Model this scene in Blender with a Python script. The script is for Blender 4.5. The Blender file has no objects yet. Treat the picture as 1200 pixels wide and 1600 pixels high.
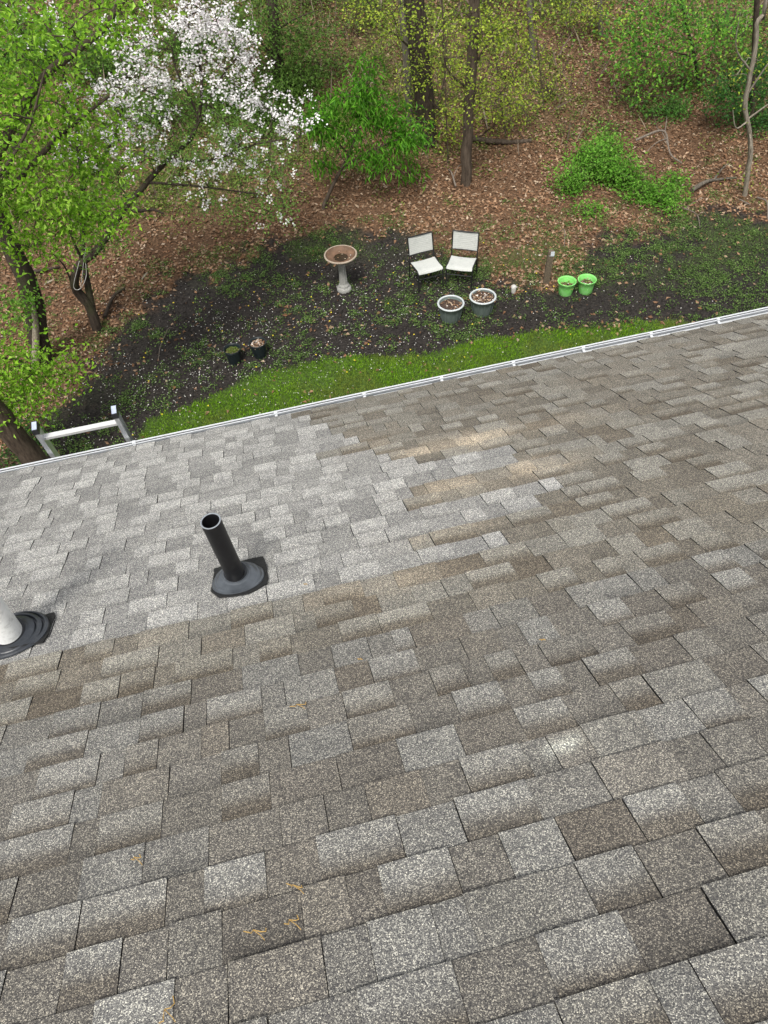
import bpy, math, random
import numpy as np
from mathutils import Matrix, Vector

# ------------------------------------------------------------------ camera, sky, sun, exposure
SC = bpy.context.scene
COL = SC.collection
RNG = np.random.default_rng(7)
random.seed(7)
PITCH, ROLL, YAW = (math.radians(a) for a in (50.64, -4.79, 10.29))
SLOPE = math.radians(26.31)          # roof pitch, about 6 in 12
CAMZ = 8.4                            # eye height above the yard
FPX = 1170.0                          # focal length in pixels of a 1200 x 1600 frame

def cam_basis():
    cy, sy, cp, sp = math.cos(YAW), math.sin(YAW), math.cos(PITCH), math.sin(PITCH)
    f = np.array([sy*cp, cy*cp, -sp]); r = np.array([cy, -sy, 0.0]); u = np.cross(r, f)
    cr, sr = math.cos(ROLL), math.sin(ROLL)
    return cr*r + sr*u, -sr*r + cr*u, f
CR, CU, CF = cam_basis()
cam = bpy.data.objects.new('camera', bpy.data.cameras.new('camera')); COL.objects.link(cam)
cam.data.sensor_fit = 'VERTICAL'; cam.data.sensor_height = 24.0; cam.data.lens = 24.0*FPX/1600
cam.data.clip_start = 0.05; cam.data.clip_end = 500
cam.matrix_world = Matrix(((CR[0], CU[0], -CF[0], 0), (CR[1], CU[1], -CF[1], 0), (CR[2], CU[2], -CF[2], CAMZ), (0, 0, 0, 1)))
SC.camera = cam

SUN_ELEV, SUN_AZ = 58.0, 205.0        # degrees; azimuth clockwise from +Y
world = bpy.data.worlds.new('World'); SC.world = world; world.use_nodes = True
wn = world.node_tree.nodes; wl = world.node_tree.links
sky = wn.new('ShaderNodeTexSky'); sky.sky_type = 'NISHITA'; sky.sun_disc = False
sky.sun_elevation = math.radians(SUN_ELEV); sky.sun_rotation = math.radians(SUN_AZ)
sky.air_density = 1.0; sky.dust_density = 4.0
hs = wn.new('ShaderNodeHueSaturation'); hs.inputs['Saturation'].default_value = 0.18   # bright overcast
wl.new(sky.outputs[0], hs.inputs['Color']); wl.new(hs.outputs[0], wn['Background'].inputs['Color'])
wn['Background'].inputs['Strength'].default_value = 0.12
sun = bpy.data.objects.new('sun', bpy.data.lights.new('sun', 'SUN')); COL.objects.link(sun)
sun.data.energy = 1.5; sun.data.angle = math.radians(11); sun.data.color = (1.0, 0.96, 0.89)
sun.rotation_euler = (math.radians(90 - SUN_ELEV), 0, math.radians(180 - SUN_AZ))
sun.location = (0, -10, 30)
SC.view_settings.view_transform = 'Standard'; SC.view_settings.look = 'None'
SC.view_settings.exposure = 0.98; SC.view_settings.gamma = 1.0; SC.view_settings.use_curve_mapping = False
SC.render.engine = 'CYCLES'
SC.cycles.use_denoising = True
SC.cycles.max_bounces = 6; SC.cycles.transparent_max_bounces = 4

# ------------------------------------------------------------------ helpers
def ray(px, py):
    return CF + CR*(px-600)/FPX - CU*(py-800)/FPX
def atY(px, py, Y):                   # the point of the sight line at depth Y
    v = ray(px, py); return v*(Y/v[1]) + np.array([0, 0, CAMZ])
NRM = np.array([0, math.sin(SLOPE), math.cos(SLOPE)]); DN = np.array([0, math.cos(SLOPE), -math.sin(SLOPE)])
ROOT0 = np.array([0, 0, CAMZ]) - NRM*1.6
def roofp(x, v, w=0.0):               # roof coordinates: along eave, down slope, off the surface
    return ROOT0 + np.array([x, 0, 0]) + DN*v + NRM*w
def roof_at(px, py):
    r = ray(px, py); r = r*(-1.6/(r@NRM)); return r[0], r@DN
def project(P):
    d = np.asarray(P) - np.array([0, 0, CAMZ]); z = d@CF
    return 600 + FPX*(d@CR)/z, 800 - FPX*(d@CU)/z

_lat = np.random.default_rng(3).random((257, 257))
def vnoise(x, y, s):                  # value noise 0..1
    x = np.asarray(x, float)*s + 77.3; y = np.asarray(y, float)*s + 31.7
    i = np.floor(x).astype(int); j = np.floor(y).astype(int); fx = x-i; fy = y-j
    fx = fx*fx*(3-2*fx); fy = fy*fy*(3-2*fy)
    g = lambda a, b: _lat[a % 257, b % 257]
    return (g(i, j)*(1-fx)+g(i+1, j)*fx)*(1-fy) + (g(i, j+1)*(1-fx)+g(i+1, j+1)*fx)*fy
def fbm(x, y, s, o=4):
    t = 0; a = .5; n = 0
    for k in range(o):
        t = t + a*vnoise(x+k*13.1, y-k*7.7, s*2**k); n += a; a *= .5
    return t/n
def sstep(a, b, x):
    t = np.clip((x-a)/(b-a), 0, 1); return t*t*(3-2*t)

def gz(X, Y):                         # terrain height
    X = np.asarray(X, float); Y = np.asarray(Y, float)
    t = Y - 14.6
    sp = np.where(t > 12, t, np.log1p(np.exp(np.clip(t*1.6, -40, 30)))/1.6)
    sp = np.where(sp > 40, 40 + (sp-40)*.2, sp)
    b = (fbm(X, Y, .55, 3)-.5)*.16*sstep(12.0, 16.5, Y) + (fbm(X, Y, 2.1, 2)-.5)*.045*sstep(10.2, 11.5, Y)
    return .27*sp + b
def on_ground(px, py):
    v = ray(px, py); t = 6.0
    while t < 60:
        P = v*t; P[2] += CAMZ
        if P[2] <= float(gz(P[0], P[1])): break
        t += .02
    return np.array([P[0], P[1], float(gz(P[0], P[1]))])

class MB:
    """collects vertices, faces and colours for ONE mesh object"""
    def __init__(s): s.v = []; s.f4 = []; s.f3 = []; s.c = []; s.n = 0
    def add(s, v, f4=None, f3=None, c=(1, 1, 1)):
        v = np.asarray(v, float).reshape(-1, 3); c = np.asarray(c, float)
        s.c.append(np.broadcast_to(c, (len(v), 3)) if c.ndim == 1 else c)
        if f4 is not None and len(f4): s.f4.append(np.asarray(f4, int).reshape(-1, 4)+s.n)
        if f3 is not None and len(f3): s.f3.append(np.asarray(f3, int).reshape(-1, 3)+s.n)
        s.v.append(v); s.n += len(v); return s
    def box(s, lo, hi, c=(1, 1, 1)):
        (a, b, d), (e, f, g) = lo, hi
        v = [(a,b,d),(e,b,d),(e,f,d),(a,f,d),(a,b,g),(e,b,g),(e,f,g),(a,f,g)]
        return s.add(v, [(0,3,2,1),(4,5,6,7),(0,1,5,4),(1,2,6,5),(2,3,7,6),(3,0,4,7)], None, c)
    def tube(s, pts, rad, seg=7, c=(1, 1, 1), cap=True, wob=0.0):
        pts = np.asarray(pts, float); m = len(pts); rad = np.broadcast_to(np.asarray(rad, float), (m,))
        t = np.gradient(pts, axis=0); t /= np.linalg.norm(t, axis=1)[:, None]+1e-12
        ref = np.array([0, 0, 1.0]) if abs(t[0][2]) < .9 else np.array([1.0, 0, 0])
        a = np.cross(t, ref); a /= np.linalg.norm(a, axis=1)[:, None]+1e-12; b = np.cross(t, a)
        th = np.linspace(0, 2*np.pi, seg, endpoint=False)
        rr = rad[:, None]*(1 + wob*(RNG.random((m, seg))-.5))
        v = pts[:, None, :] + rr[..., None]*(np.cos(th)[None, :, None]*a[:, None, :] + np.sin(th)[None, :, None]*b[:, None, :])
        i = np.arange(m-1)[:, None]*seg; j = np.arange(seg)[None, :]; j2 = (j+1) % seg
        f = np.stack([i+j, i+j2, i+seg+j2, i+seg+j], -1).reshape(-1, 4)
        s.add(v.reshape(-1, 3), f, None, c)
        if cap:
            for k, flip in ((0, 1), (m-1, 0)):
                ring = v[k]; n = seg
                q = np.vstack([ring, ring.mean(0)])
                tri = [(n, jj, (jj+1) % n) if not flip else (n, (jj+1) % n, jj) for jj in range(n)]
                s.add(q, None, tri, c)
        return s
    def lathe(s, prof, seg=28, origin=(0, 0, 0), c=None, squash=0):
        prof = np.asarray(prof, float); th = np.linspace(0, 2*np.pi, seg, endpoint=False); m = len(prof)
        v = np.stack([prof[:, 0, None]*np.cos(th), prof[:, 0, None]*np.sin(th), np.broadcast_to(prof[:, 1, None], (m, seg))], -1) + np.asarray(origin)
        i = np.arange(m-1)[:, None]*seg; j = np.arange(seg)[None, :]; j2 = (j+1) % seg
        f = np.stack([i+j, i+j2, i+seg+j2, i+seg+j], -1).reshape(-1, 4)
        return s.add(v.reshape(-1, 3), f, None, (1, 1, 1) if c is None else c)
    def build(s, name, mat, parent=None, loc=None, smooth=False, label=None):
        """loc: world position of the object's origin; vertices were given in world space unless loc is 'local'"""
        v = np.vstack(s.v)
        if loc is None: org = np.array([v[:, 0].mean(), v[:, 1].mean(), v[:, 2].min()])
        elif isinstance(loc, str): org = None
        else: org = np.asarray(loc, float)
        if org is not None: v = v - org
        me = bpy.data.meshes.new(name)
        f3 = np.vstack(s.f3) if s.f3 else np.zeros((0, 3), int); f4 = np.vstack(s.f4) if s.f4 else np.zeros((0, 4), int)
        nl = f3.size + f4.size; npoly = len(f3)+len(f4)
        me.vertices.add(len(v)); me.vertices.foreach_set('co', v.astype(np.float32).ravel())
        me.loops.add(nl); me.loops.foreach_set('vertex_index', np.concatenate([f3.ravel(), f4.ravel()]).astype(np.int32))
        me.polygons.add(npoly)
        st = np.concatenate([np.arange(len(f3))*3, f3.size+np.arange(len(f4))*4]).astype(np.int32)
        me.polygons.foreach_set('loop_start', st)
        me.polygons.foreach_set('use_smooth', np.full(npoly, smooth))
        ca = me.color_attributes.new('Col', 'FLOAT_COLOR', 'POINT')
        ca.data.foreach_set('color', np.hstack([np.vstack(s.c), np.ones((len(v), 1))]).astype(np.float32).ravel())
        me.update(calc_edges=True); me.validate()
        o = bpy.data.objects.new(name, me); COL.objects.link(o)
        if mat: me.materials.append(mat)
        place(o, org, parent)
        if label: o['label'] = label
        return o
WPOS = {}
def place(o, org, parent):
    if org is None:                        # local coordinates under a (possibly turned) parent
        if parent: o.parent = parent
        WPOS[o.name] = np.zeros(3) if parent is None else WPOS[parent.name]; return
    WPOS[o.name] = np.array(org)
    if parent is not None:
        o.parent = parent; o.location = Vector(np.asarray(org)-WPOS[parent.name])
    else: o.location = Vector(org)
def tag(o, label=None, cat=None, group=None, kind=None):
    if label: o['label'] = label
    if cat: o['category'] = cat
    if group: o['group'] = group
    if kind: o['kind'] = kind
    return o
def empty(name, loc, label, cat, group=None, rz=0.0):
    o = bpy.data.objects.new(name, None); COL.objects.link(o); o.location = Vector(loc); o.rotation_euler = (0, 0, rz)
    o.empty_display_size = .2; WPOS[o.name] = np.array(loc, float)
    return tag(o, label, cat, group)
def spline(pts, n):
    pts = np.asarray(pts, float); m = len(pts)
    if m < 3: return np.array([pts[0]+(pts[-1]-pts[0])*k for k in np.linspace(0, 1, n)])
    P = np.vstack([2*pts[0]-pts[1], pts, 2*pts[-1]-pts[-2]]); out = []
    for u in np.linspace(0, m-1-1e-6, n):
        i = int(u); t = u-i; a, b, c, d = P[i:i+4]
        out.append(.5*((2*b)+(-a+c)*t+(2*a-5*b+4*c-d)*t*t+(-a+3*b-3*c+d)*t**3))
    return np.array(out)

# ------------------------------------------------------------------ materials
def mat_base(name):
    m = bpy.data.materials.new(name); m.use_nodes = True
    nt = m.node_tree; b = nt.nodes['Principled BSDF']
    return m, nt, nt.nodes, nt.links, b
def N(nt, t, **kw):
    n = nt.nodes.new(t)
    for k, v in kw.items(): setattr(n, k, v)
    return n
def plain(name, col, rough=.6, metal=0.0, var=.12, scale=30.0, bump=.0, spec=.4, dirt=None, dscale=8.0, vcol=False):
    m, nt, nd, lk, b = mat_base(name)
    tc = N(nt, 'ShaderNodeTexCoord'); nz = N(nt, 'ShaderNodeTexNoise'); nz.inputs['Scale'].default_value = scale; nz.inputs['Detail'].default_value = 5
    lk.new(tc.outputs['Object'], nz.inputs['Vector'])
    mr = N(nt, 'ShaderNodeMapRange'); mr.inputs['To Min'].default_value = 1-var; mr.inputs['To Max'].default_value = 1+var
    mr.inputs['From Min'].default_value = .25; mr.inputs['From Max'].default_value = .75
    lk.new(nz.outputs['Fac'], mr.inputs['Value'])
    mx = N(nt, 'ShaderNodeMix', data_type='RGBA', blend_type='MULTIPLY'); mx.inputs['Factor'].default_value = 1
    if vcol:
        at = N(nt, 'ShaderNodeAttribute', attribute_name='Col'); lk.new(at.outputs['Color'], mx.inputs[6])
    else: mx.inputs[6].default_value = (*col, 1)
    lk.new(mr.outputs['Result'], mx.inputs[7]); out = mx.outputs[2]
    if dirt:
        n2 = N(nt, 'ShaderNodeTexNoise'); n2.inputs['Scale'].default_value = dscale; n2.inputs['Detail'].default_value = 8; n2.inputs['Roughness'].default_value = .7
        lk.new(tc.outputs['Object'], n2.inputs['Vector'])
        r2 = N(nt, 'ShaderNodeMapRange'); r2.inputs['From Min'].default_value = .5; r2.inputs['From Max'].default_value = .72; r2.inputs['To Max'].default_value = .8
        lk.new(n2.outputs['Fac'], r2.inputs['Value'])
        m2 = N(nt, 'ShaderNodeMix', data_type='RGBA'); lk.new(r2.outputs['Result'], m2.inputs['Factor'])
        lk.new(out, m2.inputs[6]); m2.inputs[7].default_value = (*dirt, 1); out = m2.outputs[2]
    lk.new(out, b.inputs['Base Color'])
    b.inputs['Roughness'].default_value = rough; b.inputs['Metallic'].default_value = metal; b.inputs['Specular IOR Level'].default_value = spec
    if bump:
        bp = N(nt, 'ShaderNodeBump'); bp.inputs['Strength'].default_value = bump; bp.inputs['Distance'].default_value = .01
        lk.new(nz.outputs['Fac'], bp.inputs['Height']); lk.new(bp.outputs['Normal'], b.inputs['Normal'])
    return m
def leaf_mat(name, trans=.35, rough=.5, spec=.35):
    m, nt, nd, lk, b = mat_base(name)
    at = N(nt, 'ShaderNodeAttribute', attribute_name='Col')
    lk.new(at.outputs['Color'], b.inputs['Base Color']); b.inputs['Roughness'].default_value = rough; b.inputs['Specular IOR Level'].default_value = spec
    if trans:
        tr = N(nt, 'ShaderNodeBsdfTranslucent'); lk.new(at.outputs['Color'], tr.inputs['Color'])
        mx = N(nt, 'ShaderNodeMixShader'); mx.inputs['Fac'].default_value = trans
        lk.new(b.outputs[0], mx.inputs[1]); lk.new(tr.outputs[0], mx.inputs[2]); lk.new(mx.outputs[0], nd['Material Output'].inputs['Surface'])
    return m
def bark_mat(name, c1, c2, scale=9.0, moss=None):
    m, nt, nd, lk, b = mat_base(name)
    tc = N(nt, 'ShaderNodeTexCoord'); mp = N(nt, 'ShaderNodeMapping'); mp.inputs['Scale'].default_value = (1, 1, .22)
    lk.new(tc.outputs['Object'], mp.inputs['Vector'])
    nz = N(nt, 'ShaderNodeTexNoise'); nz.inputs['Scale'].default_value = scale*2.2; nz.inputs['Detail'].default_value = 9; nz.inputs['Roughness'].default_value = .72
    lk.new(mp.outputs[0], nz.inputs['Vector'])
    cr = N(nt, 'ShaderNodeValToRGB'); e = cr.color_ramp.elements
    e[0].position = .32; e[0].color = (*c1, 1); e[1].position = .7; e[1].color = (*c2, 1)
    lk.new(nz.outputs['Fac'], cr.inputs[0]); out = cr.outputs[0]
    if moss:
        n2 = N(nt, 'ShaderNodeTexNoise'); n2.inputs['Scale'].default_value = 3.0; n2.inputs['Detail'].default_value = 6
        lk.new(tc.outputs['Object'], n2.inputs['Vector'])
        r2 = N(nt, 'ShaderNodeMapRange'); r2.inputs['From Min'].default_value = .5; r2.inputs['From Max'].default_value = .68; r2.inputs['To Max'].default_value = .6
        lk.new(n2.outputs['Fac'], r2.inputs['Value'])
        m2 = N(nt, 'ShaderNodeMix', data_type='RGBA'); lk.new(r2.outputs['Result'], m2.inputs['Factor'])
        lk.new(out, m2.inputs[6]); m2.inputs[7].default_value = (*moss, 1); out = m2.outputs[2]
    lk.new(out, b.inputs['Base Color']); b.inputs['Roughness'].default_value = .9; b.inputs['Specular IOR Level'].default_value = .15
    bp = N(nt, 'ShaderNodeBump'); bp.inputs['Strength'].default_value = .9; bp.inputs['Distance'].default_value = .03
    lk.new(nz.outputs['Fac'], bp.inputs['Height']); lk.new(bp.outputs['Normal'], b.inputs['Normal'])
    return m

def shingle_mat():
    m, nt, nd, lk, b = mat_base('shingle_granules')
    geo = N(nt, 'ShaderNodeNewGeometry')
    at = N(nt, 'ShaderNodeAttribute', attribute_name='Col')
    def vor(scale):
        v = N(nt, 'ShaderNodeTexVoronoi'); v.inputs['Scale'].default_value = scale
        lk.new(geo.outputs['Position'], v.inputs['Vector'])
        s = N(nt, 'ShaderNodeSeparateColor'); lk.new(v.outputs['Color'], s.inputs[0]); return v, s
    v1, s1 = vor(410.0); v2, s2 = vor(860.0)
    def ramp(src, stops):
        c = N(nt, 'ShaderNodeValToRGB'); c.color_ramp.interpolation = 'LINEAR'; e = c.color_ramp.elements
        e[0].position = stops[0][0]; e[0].color = (*stops[0][1], 1); e[1].position = stops[1][0]; e[1].color = (*stops[1][1], 1)
        for p, col in stops[2:]:
            n = e.new(p); n.color = (*col, 1)
        lk.new(src, c.inputs[0]); return c.outputs[0]
    c1 = ramp(s1.outputs[0], [(0, (.28, .29, .32)), (.30, (.60, .60, .62)), (.70, (.92, .91, .87)), (.82, (1.6, 1.59, 1.50)), (1, (2.8, 2.75, 2.52))])
    c2 = ramp(s2.outputs[1], [(0, (.6, .6, .62)), (.5, (.9, .9, .9)), (.85, (1.15, 1.15, 1.12)), (1, (1.8, 1.75, 1.6))])
    a = N(nt, 'ShaderNodeMix', data_type='RGBA', blend_type='MULTIPLY'); a.inputs['Factor'].default_value = 1; a.clamp_result = False
    lk.new(c1, a.inputs[6]); lk.new(c2, a.inputs[7])
    # patches where granules sit denser or thinner, so no course looks uniform
    nz = N(nt, 'ShaderNodeTexNoise'); nz.inputs['Scale'].default_value = 11.0; nz.inputs['Detail'].default_value = 9; nz.inputs['Roughness'].default_value = .72
    lk.new(geo.outputs['Position'], nz.inputs['Vector'])
    mr = N(nt, 'ShaderNodeMapRange'); mr.inputs['From Min'].default_value = .3; mr.inputs['From Max'].default_value = .7; mr.inputs['To Min'].default_value = .85; mr.inputs['To Max'].default_value = 1.15
    lk.new(nz.outputs['Fac'], mr.inputs['Value'])
    q = N(nt, 'ShaderNodeMix', data_type='RGBA', blend_type='MULTIPLY'); q.inputs['Factor'].default_value = 1
    lk.new(a.outputs[2], q.inputs[6]); lk.new(mr.outputs['Result'], q.inputs[7])
    k = N(nt, 'ShaderNodeMix', data_type='RGBA', blend_type='MULTIPLY'); k.inputs['Factor'].default_value = 1
    lk.new(q.outputs[2], k.inputs[6]); lk.new(at.outputs['Color'], k.inputs[7])
    lk.new(k.outputs[2], b.inputs['Base Color']); b.inputs['Roughness'].default_value = .88; b.inputs['Specular IOR Level'].default_value = .25
    bp = N(nt, 'ShaderNodeBump'); bp.inputs['Strength'].default_value = .5; bp.inputs['Distance'].default_value = .002
    lk.new(v1.outputs['Distance'], bp.inputs['Height']); bp.invert = True
    lk.new(bp.outputs['Normal'], b.inputs['Normal'])
    return m

def ground_mat():
    m, nt, nd, lk, b = mat_base('yard_ground')
    at = N(nt, 'ShaderNodeAttribute', attribute_name='Col'); geo = N(nt, 'ShaderNodeNewGeometry')
    nz = N(nt, 'ShaderNodeTexNoise'); nz.inputs['Scale'].default_value = 26; nz.inputs['Detail'].default_value = 8; nz.inputs['Roughness'].default_value = .75
    vo = N(nt, 'ShaderNodeTexVoronoi'); vo.inputs['Scale'].default_value = 34
    lk.new(geo.outputs['Position'], nz.inputs['Vector']); lk.new(geo.outputs['Position'], vo.inputs['Vector'])
    mr = N(nt, 'ShaderNodeMapRange'); mr.inputs['From Min'].default_value = .28; mr.inputs['From Max'].default_value = .72; mr.inputs['To Min'].default_value = .45; mr.inputs['To Max'].default_value = 1.6
    lk.new(nz.outputs['Fac'], mr.inputs['Value'])
    sc = N(nt, 'ShaderNodeSeparateColor'); lk.new(vo.outputs['Color'], sc.inputs[0])
    m2 = N(nt, 'ShaderNodeMapRange'); m2.inputs['To Min'].default_value = .6; m2.inputs['To Max'].default_value = 1.45; lk.new(sc.outputs[0], m2.inputs['Value'])
    x = N(nt, 'ShaderNodeMath', operation='MULTIPLY'); lk.new(mr.outputs[0], x.inputs[0]); lk.new(m2.outputs[0], x.inputs[1])
    k = N(nt, 'ShaderNodeMix', data_type='RGBA', blend_type='MULTIPLY'); k.inputs['Factor'].default_value = 1
    lk.new(at.outputs['Color'], k.inputs[6]); lk.new(x.outputs[0], k.inputs[7]); lk.new(k.outputs[2], b.inputs['Base Color'])
    b.inputs['Roughness'].default_value = .95; b.inputs['Specular IOR Level'].default_value = .15
    bp = N(nt, 'ShaderNodeBump'); bp.inputs['Strength'].default_value = .8; bp.inputs['Distance'].default_value = .03
    lk.new(nz.outputs['Fac'], bp.inputs['Height']); lk.new(bp.outputs['Normal'], b.inputs['Normal'])
    return m

M = dict(
    shingle=shingle_mat(), ground=ground_mat(),
    leaf=leaf_mat('leaf_tissue', .45, .55, .18), petal=leaf_mat('petal_tissue', .3, .6, .2), litter=leaf_mat('dry_leaf', .12, .75, .15), grass=leaf_mat('grass_blade', .3, .5, .25),
    white_paint=plain('white_aluminium_paint', (.52, .54, .56), .42, 0, .05, 14, dirt=(.45, .45, .43), dscale=18),
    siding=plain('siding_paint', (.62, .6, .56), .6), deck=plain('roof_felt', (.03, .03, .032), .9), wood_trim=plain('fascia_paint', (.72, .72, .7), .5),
    alu=plain('ladder_aluminium', (.60, .61, .62), .34, .75, .08, 40, dirt=(.36, .36, .36), dscale=25),
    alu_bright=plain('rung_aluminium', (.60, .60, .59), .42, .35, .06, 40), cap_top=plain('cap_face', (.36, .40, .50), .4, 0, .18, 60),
    rubber=plain('black_rubber', (.012, .013, .015), .38, 0, .2, 25, spec=.5), boot=plain('boot_plastic', (.06, .068, .078), .34, 0, .2, 22, spec=.6, dirt=(.08, .09, .10), dscale=30),
    boot_dark=plain('dark_boot_rubber', (.026, .03, .037), .4, 0, .25, 22, spec=.5, dirt=(.05, .055, .06), dscale=30), abs_pipe=plain('black_pipe', (.006, .006, .007), .45, 0, .3, 30, spec=.35, dirt=(.018, .018, .018), dscale=22),
    pipe_cut=plain('pipe_cut_edge', (.20, .22, .24), .6), pvc=plain('white_pipe', (.80, .81, .79), .4, 0, .06, 20, dirt=(.42, .42, .40), dscale=26), tar=plain('flashing_plate', (.012, .012, .012), .7, 0, .5, 60, bump=.5),
    frame=plain('black_tube', (.012, .013, .014), .4), sling=plain('sling_mesh', (.44, .45, .425), .85, 0, .16, 90, bump=.3, dirt=(.33, .35, .33), dscale=9),
    concrete=plain('cast_concrete', (.27, .265, .25), .9, 0, .22, 40, bump=.4, dirt=(.24, .25, .22), dscale=14), bowl=plain('bowl_inside', (.13, .075, .045), .7, 0, .4, 12, dirt=(.10, .065, .04), dscale=9),
    rim=plain('bowl_rim', (.33, .27, .21), .85, 0, .2, 30),
    pot=plain('grey_green_pot', (.115, .145, .135), .5, 0, .12, 12, dirt=(.15, .175, .16), dscale=12), pot_rim=plain('pale_pot_rim', (.44, .47, .475), .5, 0, .05, 20), soil=plain('potting_soil', (.05, .032, .024), .95, 0, .7, 45, bump=.9),
    green_pot=plain('lime_pot', (.19, .56, .13), .45, 0, .08, 14, dirt=(.32, .58, .28), dscale=10), black_pot=plain('black_pot', (.010, .016, .018), .45, 0, .3, 20),
    post=plain('weathered_post', (.105, .082, .055), .9, 0, .4, 40, bump=.5), label=plain('white_tag', (.5, .54, .58), .4), stub=plain('white_plastic', (.45, .44, .41), .5, 0, .15, 40),
    bark_dark=bark_mat('bark_dark', (.018, .014, .011), (.085, .065, .05), 9, (.05, .055, .025)), bark_grey=bark_mat('bark_grey', (.05, .043, .034), (.20, .175, .14), 8, (.09, .10, .05)),
    bark_pale=bark_mat('bark_pale', (.14, .12, .09), (.34, .30, .24), 14), bark_brown=bark_mat('bark_brown', (.030, .022, .016), (.13, .10, .075), 8), twig=bark_mat('dead_wood', (.09, .07, .055), (.28, .24, .20), 20), scar=bark_mat('bare_wood', (.16, .13, .09), (.40, .36, .28), 12),
    wet=plain('wet_debris', (.035, .02, .012), .12, 0, .5, 30, spec=.5), rope=plain('white_cord', (.36, .35, .33), .8), catkin=plain('yellow_catkin', (.36, .23, .07), .8, 0, .3, 80),
)

# ------------------------------------------------------------------ ground zones
LAWN_IN = .2
LX = np.array([-40, -5.0, -3.2, -2.5, -2.04, -1.2, .11, 1.1, 2.12, 3.0, 3.87, 5.62, 7.2, 8.3, 9.5, 45]); LY = np.array([3, 3, 4.5, 8.9, 10.02, 10.2, 10.66, 10.62, 10.36, 10.22, 10.28, 10.1, 9.75, 9.1, 8.0, 8.0])
BX = np.array([-40, -3, -2.27, -.94, .41, 1.8, 3.04, 4.0, 4.5, 4.9, 5.7, 6.4, 7.0, 8.8, 10.5, 14, 45]); BY = np.array([12, 12.6, 13.3, 14.1, 14.35, 14.25, 13.8, 13.2, 12.3, 11.75, 11.55, 11.9, 12.3, 12.5, 12.3, 11.6, 11])
def lawn_d(X, Y): return np.interp(X, LX, LY) - LAWN_IN + (fbm(X, Y, 1.6, 3)-.5)*.4 + (fbm(X+8, Y, 7.0, 2)-.5)*.25 - Y               # >0 inside the lawn
def bed_d(X, Y):
    a = np.interp(X, BX, BY) + (fbm(X+9, Y, .9, 4)-.5)*1.2 + (fbm(X+5, Y+3, 5.0, 3)-.5)*1.5 - Y
    xl = np.interp(Y, [4, 9, 10.5, 11.6, 13.3], [-4.9, -4.6, -3.6, -2.9, -2.2])
    return np.minimum(a, X - xl + (fbm(X, Y+5, .9, 4)-.5)*1.3 + (fbm(X+2, Y+9, 5.0, 3)-.5)*1.3)
def moss_d(X, Y):                                                                           # thin grass and moss at the back of the bed
    n = fbm(X+3, Y+8, 1.3, 4)
    g1 = np.exp(-((X-1.4)/1.7)**2-((Y-13.75)/.55)**2); g2 = np.exp(-((X-5.6)/1.6)**2-((Y-12.3)/.8)**2); g3 = 1.1*np.exp(-((X-8.8)/2.6)**2-((Y-11.7)/.9)**2)
    g4 = .8*np.exp(-((X+4.2)/1.2)**2-((Y-11.2)/.9)**2)
    return np.clip(g1+g2+g3+g4, 0, 1)*sstep(.36, .6, n)
def green_d(X, Y):                                                                          # low green growth on the hillside
    n = fbm(X-4, Y+2, .6, 4)
    up = sstep(15.4, 17.4, Y)*(.72 + .28*sstep(6.5, 2.5, X)) + sstep(14.6, 16.5, Y)*sstep(2.5, -1, X)*.7
    ban = sstep(8.0, 9.0, X)*sstep(11.8, 10.8, X)*sstep(14.8, 16, Y)*sstep(21, 19, Y)
    return np.clip(up*(1-.8*ban), 0, 1)*sstep(.26, .56, n)

def axis(lo, a, b, hi, fine, n):
    left = a - np.geomspace(fine, a-lo, n)[::-1]; right = b + np.geomspace(fine, hi-b, n)
    return np.concatenate([left, np.arange(a, b+1e-6, fine), right])
gx = axis(-90, -7, 17, 100, .085, 22); gy = axis(-70, 6.5, 25, 140, .085, 22)
GX, GY = np.meshgrid(gx, gy); GZ = gz(GX, GY)
ld, bd, md, gd = lawn_d(GX, GY), bed_d(GX, GY), moss_d(GX, GY), green_d(GX, GY)
c_lit = np.array([.10, .058, .034]); c_mul = np.array([.026, .0225, .0205]); c_lawn = np.array([.05, .085, .016]); c_moss = np.array([.05, .07, .022]); c_hill = np.array([.085, .095, .04])
w = sstep(-.4, .45, bd)[..., None]
cc = c_lit*(1-w) + c_mul*w
cc = cc*(1-.5*gd[..., None]) + c_hill*.5*gd[..., None]; cc = cc*(1-.55*md[..., None]) + c_moss*.55*md[..., None]
w = sstep(-.06, .1, ld)[..., None]; cc = cc*(1-w) + c_lawn*w
ny, nx = GX.shape
idx = np.arange(ny*nx).reshape(ny, nx)
g = MB(); g.add(np.stack([GX, GY, GZ], -1).reshape(-1, 3), np.stack([idx[:-1, :-1], idx[:-1, 1:], idx[1:, 1:], idx[1:, :-1]], -1).reshape(-1, 4), None, cc.reshape(-1, 3))
ground = g.build('ground', M['ground'], loc=(0, 0, 0), smooth=True); tag(ground, 'mulched yard rising into a wooded hillside under brown leaves', None, None, 'structure')

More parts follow.
